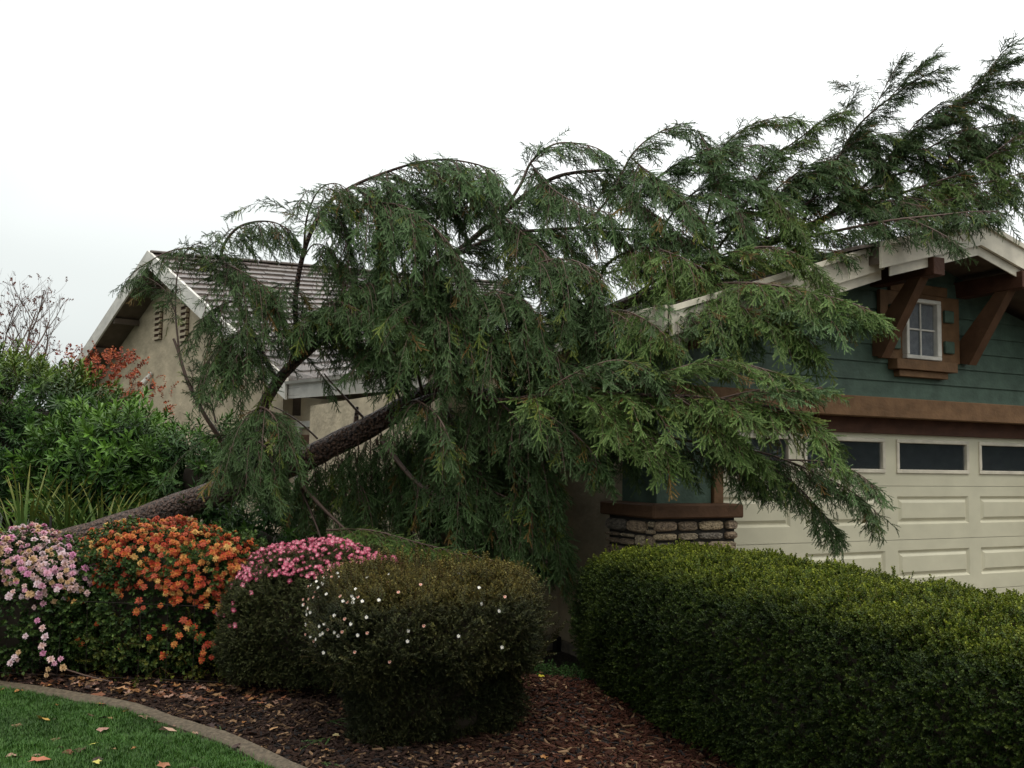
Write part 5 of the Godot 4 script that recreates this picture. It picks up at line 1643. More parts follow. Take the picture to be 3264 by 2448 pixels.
	bough(tr, [Vector3(-2.82,2.62,-8.20),Vector3(-2.87,2.96,-8.20),Vector3(-2.87,3.29,-8.20),Vector3(-2.80,3.51,-8.20),Vector3(-2.67,3.59,-8.20)], 0.01, 0.003, 0.25, 0.28, 0.75, 8, 0.65, 0)
	bough(tr, [Vector3(-2.87,2.96,-8.20),Vector3(-2.96,3.15,-8.20),Vector3(-3.10,3.26,-8.20),Vector3(-3.20,3.28,-8.20)], 0.005, 0.002, 0.2, 0.22, 0.7, 9, 0.6, 0)
	bough(tr, [Vector3(-2.49,2.04,-8.20),Vector3(-2.55,2.25,-8.20),Vector3(-2.64,2.49,-8.20)], 0.009, 0.003, 0.2, 0.16, 0.3, 8, 0.5, 0)
	bough(tr, [Vector3(-2.62,2.17,-8.20),Vector3(-2.69,2.30,-8.20),Vector3(-2.71,2.46,-8.20)], 0.006, 0.002, 0.3, 0.14, 0.3, 8, 0.5, 0)
	bough(tr, [Vector3(-2.24,1.81,-8.50),Vector3(-2.19,2.04,-8.20),Vector3(-2.09,2.16,-8.00),Vector3(-1.97,2.13,-7.90),Vector3(-1.86,1.98,-7.90)], 0.02, 0.004, 0.1, 0.62, 0.97, 11, 0.85, 0)
	bough(tr, [Vector3(-2.29,1.64,-8.50),Vector3(-2.26,1.80,-8.20),Vector3(-2.17,1.90,-8.00),Vector3(-2.06,1.89,-7.90),Vector3(-1.94,1.80,-7.90),Vector3(-1.85,1.65,-7.90)], 0.02, 0.004, 0.1, 0.55, 0.97, 11, 0.85, 0)
	bough(tr, [Vector3(-2.26,1.67,-8.50),Vector3(-2.20,1.75,-8.10),Vector3(-2.10,1.68,-7.90),Vector3(-2.00,1.60,-7.80),Vector3(-1.87,1.50,-7.80)], 0.014, 0.003, 0.1, 0.42, 0.95, 12, 0.85, 0)
	bough(tr, [Vector3(-1.28,2.09,-8.60),Vector3(-1.43,2.26,-8.50),Vector3(-1.58,2.43,-8.40),Vector3(-1.63,2.49,-8.40)], 0.014, 0.006, 2, 0.3, 0.5, 0, 1, 0)
	bough(tr, [Vector3(-1.71,1.93,-8.60),Vector3(-1.84,2.06,-8.50),Vector3(-1.98,2.16,-8.40),Vector3(-2.09,2.21,-8.30)], 0.01, 0.004, 2, 0.3, 0.5, 0, 1, 0)
	bough(tr, [Vector3(-0.96,2.22,-8.60),Vector3(-1.03,2.38,-8.60),Vector3(-1.14,2.56,-8.60),Vector3(-1.23,2.84,-8.70)], 0.018, 0.006, 0.6, 0.4, 0.8, 9, 0.8, 0)
	bough(tr, [Vector3(-1.05,3.33,-8.80),Vector3(-1.11,3.64,-8.70),Vector3(-1.12,3.93,-8.70),Vector3(-0.99,4.08,-8.60),Vector3(-0.76,4.14,-8.50),Vector3(-0.53,4.03,-8.40)], 0.02, 0.004, 0.3, 0.6, 0.9, 12, 0.95, 0)
	bough(tr, [Vector3(-0.58,3.65,-8.90),Vector3(-0.64,3.97,-8.80),Vector3(-0.50,4.18,-8.70),Vector3(-0.30,4.28,-8.60),Vector3(-0.14,4.15,-8.50)], 0.016, 0.004, 0.3, 0.55, 0.85, 11, 0.9, 0)
	bough(tr, [Vector3(-1.52,2.93,-8.60),Vector3(-1.41,3.07,-8.40),Vector3(-1.17,3.11,-8.20),Vector3(-0.90,2.96,-8.00),Vector3(-0.73,2.77,-7.90)], 0.014, 0.004, 0.1, 0.6, 0.9, 13, 1, 2)
	bough(tr, [Vector3(-1.75,2.74,-8.50),Vector3(-1.58,3.00,-8.30),Vector3(-1.41,3.18,-8.20),Vector3(-1.21,3.24,-8.10)], 0.014, 0.004, 0.1, 0.6, 0.9, 13, 0.95, 0)
	bough(tr, [Vector3(-1.05,3.33,-8.80),Vector3(-0.81,3.30,-8.40),Vector3(-0.55,3.22,-8.20),Vector3(-0.33,3.03,-8.00)], 0.014, 0.004, 0.1, 0.7, 0.9, 13, 1, 0)
	bough(tr, [Vector3(0.16,2.84,-8.80),Vector3(0.05,3.07,-8.60),Vector3(0.06,3.32,-8.40),Vector3(0.22,3.45,-8.20),Vector3(0.48,3.44,-8.00),Vector3(0.73,3.29,-7.90)], 0.022, 0.004, 0.3, 0.7, 0.9, 13, 1, 0)
	bough(tr, [Vector3(0.72,3.08,-9.00),Vector3(0.77,3.40,-8.80),Vector3(0.88,3.57,-8.60),Vector3(1.12,3.62,-8.30),Vector3(1.36,3.52,-8.10),Vector3(1.60,3.37,-8.00)], 0.022, 0.004, 0.25, 0.6, 0.8, 13, 1, 2)
	bough(tr, [Vector3(-0.37,2.54,-8.70),Vector3(-0.42,2.81,-8.40),Vector3(-0.36,3.06,-8.20),Vector3(-0.15,3.16,-8.00),Vector3(0.11,3.07,-7.90)], 0.018, 0.004, 0.2, 0.75, 0.92, 14, 1, 0)
	bough(tr, [Vector3(-0.78,2.30,-8.60),Vector3(-0.83,2.62,-8.40),Vector3(-0.76,2.86,-8.20),Vector3(-0.54,2.97,-8.00),Vector3(-0.29,2.83,-7.90)], 0.018, 0.004, 0.2, 0.75, 0.92, 14, 1, 0)
	bough(tr, [Vector3(-0.12,4.08,-9.00),Vector3(0.00,3.89,-8.70),Vector3(0.22,3.63,-8.40),Vector3(0.41,3.34,-8.20)], 0.014, 0.004, 0.1, 0.6, 0.85, 13, 1, 0)
	bough(tr, [Vector3(0.36,2.90,-8.90),Vector3(0.43,3.06,-8.50),Vector3(0.57,3.13,-8.20),Vector3(0.81,3.00,-7.90),Vector3(1.04,2.80,-7.70)], 0.016, 0.004, 0.2, 0.65, 0.85, 14, 1, 0)
	bough(tr, [Vector3(-0.21,2.63,-8.70),Vector3(-0.20,2.79,-8.40),Vector3(-0.09,2.86,-8.10),Vector3(0.14,2.81,-7.90),Vector3(0.37,2.62,-7.80)], 0.016, 0.004, 0.2, 0.7, 0.9, 14, 1, 0)
	bough(tr, [Vector3(0.59,3.02,-8.90),Vector3(0.72,2.91,-8.40),Vector3(0.91,2.74,-8.10),Vector3(1.09,2.54,-7.90),Vector3(1.21,2.33,-7.80)], 0.016, 0.004, 0.1, 0.55, 0.7, 13, 1, 0)
	bough(tr, [Vector3(-0.88,2.24,-8.50),Vector3(-0.69,2.29,-8.20),Vector3(-0.39,2.32,-8.00),Vector3(-0.11,2.25,-7.90),Vector3(0.22,2.28,-7.70),Vector3(0.54,2.31,-7.60),Vector3(0.88,2.28,-7.40),Vector3(1.32,2.26,-7.20),Vector3(1.74,2.20,-7.00),Vector3(2.03,2.12,-6.90),Vector3(2.19,2.01,-6.85)], 0.032, 0.004, 0.33, 0.55, 0.5, 12, 1, 2)
	bough(tr, [Vector3(0.83,2.28,-7.40),Vector3(1.15,2.44,-7.30),Vector3(1.51,2.53,-7.20),Vector3(1.81,2.47,-7.10),Vector3(2.06,2.37,-7.00)], 0.012, 0.003, 0.15, 0.4, 0.35, 12, 0.95, 2)
	bough(tr, [Vector3(0.54,2.31,-7.60),Vector3(0.80,2.12,-7.30),Vector3(1.02,1.96,-7.20),Vector3(1.17,1.80,-7.10)], 0.012, 0.003, 0.05, 0.4, 0.5, 12, 0.95, 2)
	bough(tr, [Vector3(1.21,2.26,-7.20),Vector3(1.47,2.08,-7.10),Vector3(1.63,1.94,-7.00),Vector3(1.76,1.83,-7.00)], 0.01, 0.003, 0.1, 0.34, 0.45, 13, 0.95, 2)
	bough(tr, [Vector3(1.53,2.24,-7.10),Vector3(1.79,2.30,-7.00),Vector3(2.04,2.29,-6.95),Vector3(2.21,2.32,-6.90)], 0.008, 0.003, 0.1, 0.3, 0.3, 11, 0.85, 1)
	bough(tr, [Vector3(0.05,2.26,-7.80),Vector3(0.31,2.10,-7.50),Vector3(0.53,1.93,-7.40),Vector3(0.66,1.77,-7.30)], 0.012, 0.003, 0.1, 0.42, 0.6, 11, 0.95, 0)
	bough(tr, [Vector3(0.22,2.28,-7.70),Vector3(0.48,2.44,-7.50),Vector3(0.78,2.54,-7.40),Vector3(1.06,2.48,-7.30)], 0.012, 0.003, 0.1, 0.45, 0.5, 12, 1, 0)
	bough(tr, [Vector3(0.66,2.22,-8.20),Vector3(1.13,2.00,-7.80),Vector3(1.62,1.90,-7.50),Vector3(1.94,1.84,-7.35),Vector3(2.25,1.71,-7.20),Vector3(2.49,1.57,-7.10),Vector3(2.65,1.44,-7.10)], 0.016, 0.003, 0.25, 0.34, 0.75, 14, 0.85, 0)
	bough(tr, [Vector3(1.84,1.86,-7.40),Vector3(2.08,1.65,-7.25),Vector3(2.25,1.47,-7.20),Vector3(2.41,1.29,-7.20)], 0.008, 0.003, 0.1, 0.26, 0.75, 13, 0.8, 0)
	bough(tr, [Vector3(1.52,1.93,-7.60),Vector3(1.75,1.79,-7.45),Vector3(1.93,1.62,-7.40)], 0.008, 0.003, 0.1, 0.28, 0.8, 13, 0.8, 0)
	bough(tr, [Vector3(2.05,1.80,-7.30),Vector3(2.30,1.79,-7.20),Vector3(2.49,1.73,-7.10),Vector3(2.67,1.60,-7.10)], 0.008, 0.003, 0.1, 0.24, 0.6, 12, 0.75, 1)
	bough(tr, [Vector3(0.78,3.12,-9.00),Vector3(1.02,3.21,-8.60),Vector3(1.37,3.25,-8.20),Vector3(1.84,3.25,-7.90),Vector3(2.19,3.16,-7.60),Vector3(2.47,3.05,-7.40),Vector3(2.70,2.95,-7.30)], 0.022, 0.003, 0.2, 0.38, 0.5, 13, 1, 2)
	bough(tr, [Vector3(1.37,3.25,-8.20),Vector3(1.69,3.08,-7.80),Vector3(1.99,2.94,-7.60),Vector3(2.21,2.81,-7.50),Vector3(2.35,2.69,-7.50)], 0.012, 0.003, 0.1, 0.42, 0.6, 13, 0.95, 2)
	bough(tr, [Vector3(1.02,3.21,-8.60),Vector3(1.41,3.45,-8.40),Vector3(1.91,3.58,-8.20),Vector3(2.15,3.60,-8.10),Vector3(2.31,3.54,-8.00),Vector3(2.44,3.48,-8.00)], 0.014, 0.003, 0.15, 0.42, 0.5, 13, 1, 2)
	bough(tr, [Vector3(1.84,3.25,-7.90),Vector3(2.09,3.05,-7.60),Vector3(2.32,2.95,-7.40),Vector3(2.58,2.89,-7.30)], 0.009, 0.003, 0.1, 0.34, 0.55, 12, 0.9, 1)
	bough(tr, [Vector3(0.98,2.81,-8.50),Vector3(1.13,2.92,-8.20),Vector3(1.24,3.02,-8.00),Vector3(1.51,3.01,-7.80),Vector3(1.77,2.94,-7.70)], 0.014, 0.004, 0.3, 0.5, 0.65, 13, 1, 0)
	bough(tr, [Vector3(0.61,3.88,-8.80),Vector3(0.88,4.20,-8.70),Vector3(1.05,4.55,-8.70),Vector3(1.25,4.75,-8.70),Vector3(1.48,4.81,-8.60),Vector3(1.66,4.76,-8.60)], 0.014, 0.003, 0.3, 0.36, 0.45, 12, 0.85, 1)
	bough(tr, [Vector3(0.75,3.90,-8.80),Vector3(1.11,4.20,-8.70),Vector3(1.40,4.44,-8.70),Vector3(1.64,4.56,-8.60),Vector3(1.86,4.65,-8.60)], 0.014, 0.003, 0.2, 0.42, 0.45, 12, 0.95, 1)
	bough(tr, [Vector3(1.30,3.83,-8.60),Vector3(1.52,4.12,-8.60),Vector3(1.81,4.30,-8.60),Vector3(2.15,4.36,-8.60)], 0.012, 0.003, 0.2, 0.45, 0.5, 12, 0.95, 1)
	bough(tr, [Vector3(1.52,3.47,-9.10),Vector3(1.71,3.81,-9.00),Vector3(1.93,4.03,-8.90),Vector3(2.25,4.13,-8.80),Vector3(2.54,4.05,-8.70)], 0.018, 0.003, 0.2, 0.5, 0.55, 12, 1, 2)
	bough(tr, [Vector3(1.79,3.60,-9.10),Vector3(2.10,4.06,-9.00),Vector3(2.36,4.58,-9.00),Vector3(2.66,4.82,-8.90),Vector3(2.87,4.99,-8.90),Vector3(3.05,5.08,-8.90)], 0.016, 0.003, 0.35, 0.366, 0.48, 14.3, 0.8, 2)
	bough(tr, [Vector3(1.73,3.69,-9.10),Vector3(1.85,4.24,-9.00),Vector3(1.95,4.72,-9.00),Vector3(2.19,4.95,-9.00),Vector3(2.46,5.02,-8.90),Vector3(2.65,5.00,-8.90)], 0.014, 0.003, 0.45, 0.3, 0.45, 11, 0.8, 2)
	bough(tr, [Vector3(2.41,3.90,-9.20),Vector3(2.48,4.27,-9.10),Vector3(2.69,4.49,-9.00),Vector3(2.93,4.53,-8.90)], 0.012, 0.003, 0.2, 0.488, 0.6, 14.3, 0.9, 0)
	bough(tr, [Vector3(2.78,4.04,-9.30),Vector3(2.93,4.43,-9.30),Vector3(3.12,4.74,-9.20),Vector3(3.33,5.07,-9.20),Vector3(3.57,5.28,-9.10),Vector3(3.85,5.48,-9.10),Vector3(4.03,5.55,-9.00)], 0.02, 0.003, 0.18, 0.366, 0.36, 13, 0.8, 0)
	bough(tr, [Vector3(3.21,4.89,-9.20),Vector3(3.18,5.15,-9.20),Vector3(3.28,5.37,-9.20),Vector3(3.19,5.46,-9.20)], 0.006, 0.002, 0.2, 0.244, 0.36, 11.7, 0.6, 0)
	bough(tr, [Vector3(3.46,5.19,-9.20),Vector3(3.60,5.47,-9.20),Vector3(3.73,5.71,-9.20)], 0.006, 0.002, 0.2, 0.2684, 0.24, 13, 0.65, 0)
	bough(tr, [Vector3(3.57,5.28,-9.10),Vector3(3.82,5.56,-9.10),Vector3(3.97,5.70,-9.10)], 0.006, 0.002, 0.1, 0.2684, 0.24, 13, 0.65, 0)
	bough(tr, [Vector3(2.93,4.10,-9.30),Vector3(3.42,4.50,-9.30),Vector3(3.86,4.95,-9.30),Vector3(4.28,5.29,-9.20),Vector3(4.56,5.58,-9.20),Vector3(4.74,5.82,-9.20)], 0.022, 0.003, 0.2, 0.3904, 0.36, 13, 0.8, 0)
	bough(tr, [Vector3(4.08,5.13,-9.20),Vector3(4.41,5.39,-9.20),Vector3(4.68,5.51,-9.20),Vector3(4.90,5.48,-9.10)], 0.009, 0.002, 0.1, 0.3416, 0.42, 14.3, 0.7, 0)
	bough(tr, [Vector3(4.28,5.29,-9.20),Vector3(4.48,5.26,-9.10),Vector3(4.69,5.12,-9.00)], 0.008, 0.002, 0.1, 0.3172, 0.48, 14.3, 0.7, 0)
	bough(tr, [Vector3(4.47,5.50,-9.20),Vector3(4.66,5.66,-9.20),Vector3(4.87,5.74,-9.20)], 0.006, 0.002, 0.1, 0.2684, 0.3, 13, 0.65, 0)
	bough(tr, [Vector3(3.70,4.79,-9.30),Vector3(3.91,4.76,-9.20),Vector3(4.14,4.82,-9.10),Vector3(4.36,4.88,-9.00)], 0.01, 0.002, 0.1, 0.4148, 0.54, 14.3, 0.75, 0)
	bough(tr, [Vector3(3.05,4.18,-9.30),Vector3(3.50,4.32,-9.20),Vector3(3.88,4.42,-9.00),Vector3(4.22,4.53,-8.90),Vector3(4.46,4.70,-8.80),Vector3(4.70,4.89,-8.80)], 0.02, 0.003, 0.2, 0.4148, 0.66, 15.6, 0.85, 2)
	bough(tr, [Vector3(3.88,4.42,-9.00),Vector3(4.17,4.37,-8.80),Vector3(4.44,4.40,-8.70),Vector3(4.70,4.49,-8.70)], 0.01, 0.003, 0.1, 0.3904, 0.72, 15.6, 0.8, 2)
	bough(tr, [Vector3(3.74,4.63,-9.40),Vector3(4.01,4.70,-9.30),Vector3(4.35,4.80,-9.30),Vector3(4.78,4.99,-9.30)], 0.01, 0.003, 0.1, 0.3904, 0.6, 14.3, 0.8, 0)
	bough(tr, [Vector3(2.59,3.90,-9.20),Vector3(3.06,3.94,-8.80),Vector3(3.37,3.95,-8.50),Vector3(3.71,3.95,-8.30),Vector3(3.88,3.93,-8.10),Vector3(4.06,3.91,-8.00)], 0.018, 0.003, 0.15, 0.27, 0.6, 13, 0.9, 0)
	bough(tr, [Vector3(2.57,3.85,-9.10),Vector3(2.71,3.70,-8.60),Vector3(2.89,3.64,-8.40)], 0.01, 0.003, 0.1, 0.2, 0.6, 13, 0.85, 0)
	bough(tr, [Vector3(3.47,3.94,-8.40),Vector3(3.59,3.75,-8.10),Vector3(3.72,3.62,-8.00)], 0.008, 0.002, 0.1, 0.22, 0.7, 10, 0.7, 0)
	bough(tr, [Vector3(3.05,4.18,-9.30),Vector3(3.19,4.20,-9.00),Vector3(3.44,4.21,-8.80),Vector3(3.70,4.10,-8.60)], 0.012, 0.003, 0.1, 0.4, 0.6, 12, 0.9, 0)
	bough(tr, [Vector3(-1.13,1.93,-8.50),Vector3(-0.79,1.56,-8.30),Vector3(-0.41,1.36,-8.20),Vector3(-0.06,1.19,-8.10),Vector3(0.19,1.05,-8.00)], 0.024, 0.006, 0.25, 0.4, 0.8, 11, 0.9, 0)
	bough(tr, [Vector3(-1.87,1.55,-8.60),Vector3(-1.55,1.28,-8.40),Vector3(-1.20,1.00,-8.30)], 0.022, 0.008, 0.5, 0.3, 0.7, 9, 0.8, 0)
	bough(tr, [Vector3(-1.84,1.48,-8.60),Vector3(-1.67,1.16,-8.50),Vector3(-1.56,0.91,-8.40)], 0.014, 0.006, 2, 0.3, 0.7, 0, 1, 0)
	bough(tr, [Vector3(-1.38,1.82,-8.60),Vector3(-1.31,1.49,-8.60),Vector3(-1.28,1.11,-8.60)], 0.012, 0.005, 0.3, 0.4, 0.95, 7, 0.8, 0)
	bough(tr, [Vector3(-1.19,1.93,-8.60),Vector3(-1.11,1.66,-8.70),Vector3(-1.07,1.27,-8.70)], 0.012, 0.005, 0.3, 0.4, 0.95, 8, 0.8, 0)
	bough(tr, [Vector3(-1.49,1.76,-8.60),Vector3(-1.45,1.43,-8.60),Vector3(-1.45,1.05,-8.60)], 0.01, 0.005, 0.6, 0.3, 0.95, 6, 0.8, 0)
	bough(tr, [Vector3(-0.90,2.25,-8.40),Vector3(-0.77,2.24,-8.00),Vector3(-0.58,2.10,-7.70),Vector3(-0.46,1.87,-7.60)], 0.014, 0.004, 0.1, 0.5, 0.95, 9, 0.9, 0)
	bough(tr, [Vector3(-0.37,2.54,-8.70),Vector3(-0.19,2.34,-8.20),Vector3(0.05,2.09,-7.90),Vector3(0.25,1.81,-7.80),Vector3(0.38,1.56,-7.80)], 0.016, 0.004, 0.2, 0.7, 0.85, 14, 1, 0)
	bough(tr, [Vector3(0.02,2.76,-8.80),Vector3(0.23,2.54,-8.30),Vector3(0.51,2.22,-7.90),Vector3(0.63,2.02,-7.80),Vector3(0.70,1.84,-7.70)], 0.016, 0.004, 0.2, 0.5, 0.8, 12, 1, 0)
	bough(tr, [Vector3(-0.64,2.39,-8.60),Vector3(-0.51,2.10,-8.30),Vector3(-0.34,1.81,-8.20),Vector3(-0.17,1.52,-8.10)], 0.016, 0.004, 0.15, 0.75, 0.9, 14, 1, 0)
	bough(tr, [Vector3(-0.94,2.25,-8.80),Vector3(-0.79,2.09,-8.80),Vector3(-0.54,1.84,-8.85),Vector3(-0.25,1.56,-8.90)], 0.016, 0.004, 0.1, 0.8, 0.95, 13, 1, 0)
	bough(tr, [Vector3(-0.10,2.72,-9.00),Vector3(0.02,2.39,-8.90),Vector3(0.17,2.02,-8.90),Vector3(0.26,1.68,-8.90)], 0.016, 0.004, 0.1, 0.8, 0.95, 13, 1, 0)
	bough(tr, [Vector3(-0.38,2.55,-8.80),Vector3(-0.20,2.24,-8.80),Vector3(-0.02,1.82,-8.80),Vector3(0.04,1.39,-8.80)], 0.016, 0.004, 0.2, 0.7, 0.95, 13, 1, 0)
	bough(tr, [Vector3(-1.08,2.20,-8.80),Vector3(-0.96,1.89,-8.80),Vector3(-0.84,1.61,-8.80),Vector3(-0.75,1.33,-8.80)], 0.014, 0.004, 0.2, 0.6, 0.95, 11, 1, 0)
	bough(tr, [Vector3(-0.18,1.52,-8.20),Vector3(0.06,1.42,-8.10),Vector3(0.32,1.30,-8.00),Vector3(0.45,1.13,-8.00)], 0.01, 0.003, 0.05, 0.5, 0.9, 13, 1, 0)
	bough(tr, [Vector3(-1.53,1.16,-8.20),Vector3(-1.14,1.18,-8.00),Vector3(-0.72,1.09,-7.90),Vector3(-0.31,1.01,-7.80),Vector3(0.04,0.94,-7.80)], 0.01, 0.003, 0.05, 0.3, 0.4, 14, 0.9, 2)
	bough(tr, [Vector3(0.03,1.68,-8.20),Vector3(0.19,1.53,-8.00),Vector3(0.35,1.23,-8.00),Vector3(0.45,0.93,-8.00)], 0.01, 0.003, 0.05, 0.45, 0.9, 13, 1, 0)
	bough(tr, [Vector3(-0.62,1.50,-8.50),Vector3(-0.34,1.30,-8.40),Vector3(-0.06,1.10,-8.30),Vector3(0.25,0.95,-8.20)], 0.01, 0.003, 0.05, 0.4, 0.85, 13, 1, 0)
	bough(tr, [Vector3(0.73,2.23,-8.40),Vector3(0.83,2.08,-8.00),Vector3(0.91,1.92,-7.80),Vector3(0.95,1.80,-7.70)], 0.01, 0.003, 0.05, 0.3, 0.85, 10, 0.9, 0)
	bough(tr, [Vector3(-1.13,4.25,-8.30),Vector3(-1.03,3.97,-8.20),Vector3(-0.82,3.68,-8.10),Vector3(-0.62,3.36,-8.00)], 0.01, 0.003, 0.03, 0.6, 0.95, 13, 0.9, 0)
	bough(tr, [Vector3(-1.75,2.74,-8.50),Vector3(-1.67,2.96,-8.20),Vector3(-1.50,3.06,-8.00),Vector3(-1.30,2.99,-7.90),Vector3(-1.13,2.88,-7.80)], 0.01, 0.003, 0.03, 0.32, 0.9, 13, 0.9, 0)
	bough(tr, [Vector3(-1.52,2.93,-8.60),Vector3(-1.34,2.75,-8.20),Vector3(-1.13,2.70,-8.00),Vector3(-0.91,2.59,-7.90)], 0.01, 0.003, 0.03, 0.3, 0.85, 13, 0.9, 0)
	bough(tr, [Vector3(-1.61,3.98,-8.30),Vector3(-1.48,3.75,-8.20),Vector3(-1.40,3.45,-8.10),Vector3(-1.35,3.17,-8.00)], 0.01, 0.003, 0.03, 0.5, 0.95, 13, 0.9, 0)
	bough(tr, [Vector3(-0.81,3.30,-8.40),Vector3(-0.67,2.98,-8.10),Vector3(-0.55,2.70,-7.90),Vector3(-0.49,2.43,-7.80)], 0.01, 0.003, 0.03, 0.55, 0.9, 13, 0.9, 0)
	bough(tr, [Vector3(-1.17,3.94,-8.10),Vector3(-1.11,3.62,-8.10),Vector3(-1.13,3.30,-8.10)], 0.01, 0.003, 0.03, 0.5, 0.95, 13, 0.9, 1)
	bough(tr, [Vector3(-0.67,3.68,-7.90),Vector3(-0.49,3.48,-7.90),Vector3(-0.35,3.22,-7.90)], 0.01, 0.003, 0.03, 0.55, 0.95, 13, 0.9, 0)
	bough(tr, [Vector3(0.14,4.54,-8.90),Vector3(0.33,4.22,-8.60),Vector3(0.58,4.02,-8.40),Vector3(0.84,3.92,-8.30)], 0.01, 0.003, 0.03, 0.45, 0.8, 13, 0.9, 1)
	bough(tr, [Vector3(1.05,4.55,-8.70),Vector3(1.21,4.29,-8.40),Vector3(1.42,4.09,-8.30),Vector3(1.61,3.85,-8.20)], 0.01, 0.003, 0.03, 0.42, 0.7, 13, 0.9, 1)
	bough(tr, [Vector3(1.66,4.76,-8.60),Vector3(1.78,4.44,-8.50),Vector3(1.87,4.13,-8.40),Vector3(2.07,3.83,-8.30)], 0.01, 0.003, 0.03, 0.38, 0.6, 13, 0.9, 1)
	bough(tr, [Vector3(0.91,4.52,-9.00),Vector3(1.01,4.23,-8.60),Vector3(1.21,3.95,-8.40),Vector3(1.47,3.76,-8.30)], 0.01, 0.003, 0.03, 0.45, 0.75, 13, 0.9, 1)
	bough(tr, [Vector3(2.15,4.36,-8.60),Vector3(2.34,4.11,-8.50),Vector3(2.51,3.86,-8.40)], 0.01, 0.003, 0.03, 0.38, 0.6, 13, 0.9, 2)
	bough(tr, [Vector3(1.82,3.60,-9.10),Vector3(2.17,3.61,-8.70),Vector3(2.50,3.50,-8.40),Vector3(2.72,3.37,-8.30)], 0.01, 0.003, 0.03, 0.4, 0.7, 13, 0.9, 2)
	bough(tr, [Vector3(3.33,5.07,-9.20),Vector3(3.44,4.78,-9.10),Vector3(3.58,4.48,-9.00)], 0.01, 0.003, 0.03, 0.3, 0.5, 13, 0.9, 0)
	bough(tr, [Vector3(3.86,4.95,-9.30),Vector3(3.95,4.66,-9.10),Vector3(4.14,4.36,-9.00)], 0.01, 0.003, 0.03, 0.3, 0.6, 13, 0.9, 0)
	bough(tr, [Vector3(4.28,5.29,-9.20),Vector3(4.41,4.98,-9.10),Vector3(4.56,4.64,-9.00)], 0.01, 0.003, 0.03, 0.3416, 0.72, 16.9, 0.9, 0)
	bough(tr, [Vector3(3.15,4.74,-9.20),Vector3(3.23,4.44,-9.10),Vector3(3.40,4.20,-9.00)], 0.01, 0.003, 0.03, 0.32, 0.6, 13, 0.9, 0)
	bough(tr, [Vector3(-0.10,3.39,-8.50),Vector3(0.06,3.06,-8.20),Vector3(0.22,2.77,-8.00)], 0.01, 0.003, 0.03, 0.6, 0.95, 13, 0.9, 0)
	bough(tr, [Vector3(0.57,3.13,-8.20),Vector3(0.69,2.83,-8.00),Vector3(0.83,2.55,-7.80)], 0.01, 0.003, 0.03, 0.5, 0.85, 13, 0.9, 0)
	bough(tr, [Vector3(0.78,3.12,-9.00),Vector3(0.88,3.07,-8.30),Vector3(0.98,2.96,-7.80),Vector3(1.11,2.82,-7.50),Vector3(1.19,2.71,-7.40)], 0.012, 0.003, 0.2, 0.4, 0.7, 13, 0.95, 2)
	bough(tr, [Vector3(-1.82,1.70,-8.50),Vector3(-1.82,1.46,-8.60),Vector3(-1.80,1.21,-8.60)], 0.007, 0.002, 0.03, 0.3, 0.97, 11, 0.8, 0)
	bough(tr, [Vector3(-1.74,1.80,-8.60),Vector3(-1.73,1.50,-8.70),Vector3(-1.69,1.19,-8.70)], 0.007, 0.002, 0.03, 0.3, 0.97, 11, 0.8, 0)
	bough(tr, [Vector3(-1.65,1.85,-8.70),Vector3(-1.67,1.47,-8.80),Vector3(-1.68,1.09,-8.80)], 0.007, 0.002, 0.03, 0.3, 0.97, 11, 0.8, 0)
	bough(tr, [Vector3(-1.52,1.89,-8.50),Vector3(-1.50,1.54,-8.60),Vector3(-1.46,1.20,-8.60)], 0.007, 0.002, 0.03, 0.3, 0.97, 11, 0.8, 0)
	bough(tr, [Vector3(-1.44,1.93,-8.60),Vector3(-1.42,1.53,-8.70),Vector3(-1.38,1.13,-8.70)], 0.007, 0.002, 0.03, 0.3, 0.97, 11, 0.8, 0)
	bough(tr, [Vector3(-1.33,1.97,-8.50),Vector3(-1.35,1.64,-8.60),Vector3(-1.35,1.31,-8.60)], 0.007, 0.002, 0.03, 0.3, 0.97, 11, 0.8, 0)
	bough(tr, [Vector3(-1.25,2.03,-8.60),Vector3(-1.24,1.61,-8.70),Vector3(-1.21,1.20,-8.70)], 0.007, 0.002, 0.03, 0.3, 0.97, 11, 0.8, 0)
	bough(tr, [Vector3(-1.16,2.08,-8.70),Vector3(-1.19,1.63,-8.80),Vector3(-1.20,1.18,-8.80)], 0.007, 0.002, 0.03, 0.3, 0.97, 11, 0.8, 0)
	bough(tr, [Vector3(-1.04,2.13,-8.50),Vector3(-1.01,1.67,-8.60),Vector3(-0.97,1.22,-8.60)], 0.007, 0.002, 0.03, 0.3, 0.97, 11, 0.8, 0)
	bough(tr, [Vector3(-0.96,2.16,-8.70),Vector3(-0.94,1.63,-8.80),Vector3(-0.91,1.10,-8.80)], 0.007, 0.002, 0.03, 0.3, 0.97, 11, 0.8, 0)
	bough(tr, [Vector3(-0.84,2.22,-8.60),Vector3(-0.81,1.73,-8.70),Vector3(-0.78,1.25,-8.70)], 0.007, 0.002, 0.03, 0.3, 0.97, 11, 0.8, 0)
	bough(tr, [Vector3(-0.73,2.28,-8.70),Vector3(-0.70,1.73,-8.80),Vector3(-0.66,1.19,-8.80)], 0.007, 0.002, 0.03, 0.3, 0.97, 11, 0.8, 0)
	bough(tr, [Vector3(-1.22,2.99,-8.20),Vector3(-1.14,2.74,-8.10),Vector3(-1.08,2.47,-8.00)], 0.008, 0.003, 0.1, 0.32, 0.95, 11, 0.85, 0)
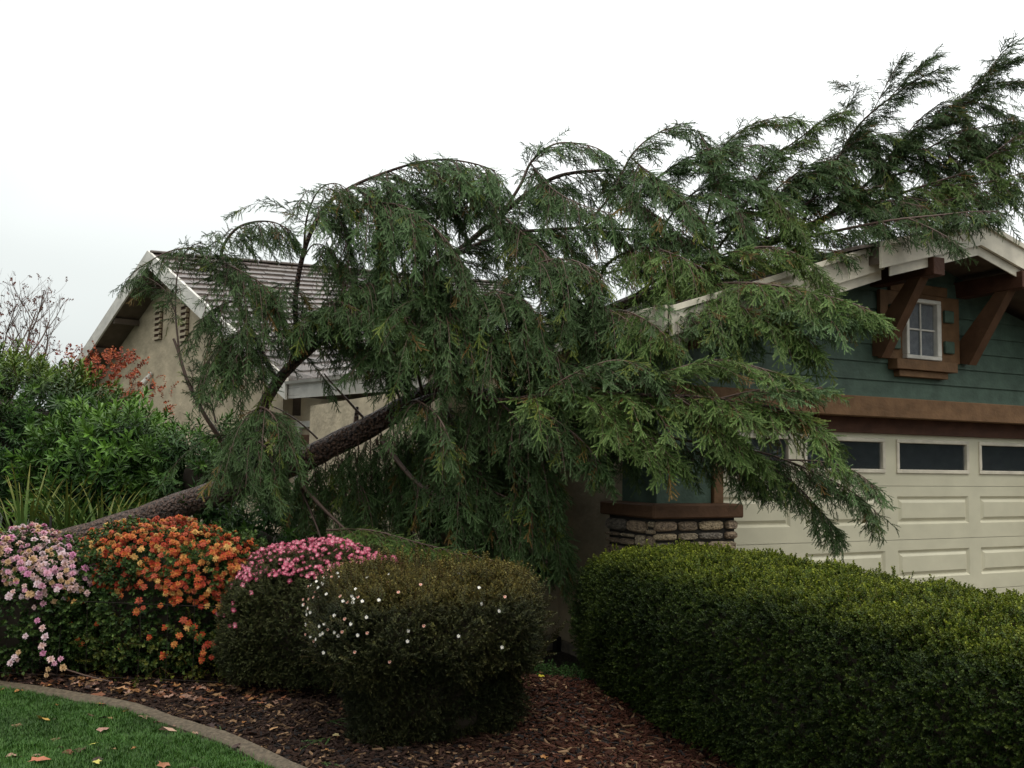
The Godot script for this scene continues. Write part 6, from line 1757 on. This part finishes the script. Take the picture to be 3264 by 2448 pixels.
	bough(tr, [Vector3(-1.04,2.87,-8.30),Vector3(-0.97,2.65,-8.20),Vector3(-0.90,2.40,-8.10)], 0.008, 0.003, 0.1, 0.32, 0.95, 11, 0.85, 0)
	bough(tr, [Vector3(2.25,4.13,-8.80),Vector3(2.49,4.37,-8.80),Vector3(2.75,4.55,-8.80),Vector3(3.01,4.64,-8.80)], 0.01, 0.003, 0.03, 0.4636, 0.78, 16.9, 0.85, 1)
	bough(tr, [Vector3(2.60,4.10,-8.90),Vector3(2.86,4.29,-8.90),Vector3(3.16,4.35,-8.90),Vector3(3.48,4.38,-8.90)], 0.01, 0.003, 0.03, 0.36, 0.65, 13, 0.85, 0)
	bough(tr, [Vector3(3.39,4.47,-9.20),Vector3(3.62,4.78,-9.10),Vector3(3.87,5.09,-9.10),Vector3(4.11,5.28,-9.10)], 0.01, 0.003, 0.03, 0.3416, 0.6, 16.9, 0.85, 0)
	bough(tr, [Vector3(3.92,4.79,-9.10),Vector3(4.21,4.94,-9.00),Vector3(4.54,5.01,-9.00),Vector3(4.81,5.07,-9.00)], 0.01, 0.003, 0.03, 0.3416, 0.66, 16.9, 0.85, 0)
	bough(tr, [Vector3(3.58,4.32,-9.00),Vector3(3.87,4.21,-8.80),Vector3(4.17,4.25,-8.70),Vector3(4.44,4.28,-8.60)], 0.01, 0.003, 0.03, 0.28, 0.6, 13, 0.85, 0)
	bough(tr, [Vector3(1.60,4.38,-8.70),Vector3(1.83,4.56,-8.70),Vector3(2.09,4.66,-8.70),Vector3(2.34,4.69,-8.70)], 0.01, 0.003, 0.03, 0.36, 0.6, 13, 0.85, 1)
	bough(tr, [Vector3(1.93,4.03,-8.90),Vector3(2.17,3.81,-8.70),Vector3(2.43,3.85,-8.60),Vector3(2.71,3.97,-8.60)], 0.01, 0.003, 0.03, 0.34, 0.65, 13, 0.85, 2)
	bough(tr, [Vector3(2.99,4.53,-9.10),Vector3(3.17,4.81,-9.10),Vector3(3.45,4.93,-9.10),Vector3(3.72,4.97,-9.10)], 0.01, 0.003, 0.03, 0.366, 0.72, 16.9, 0.85, 0)
	build_hedges()
	build_roses()
	build_background_planting()
	build_litter()
	build_opposite()
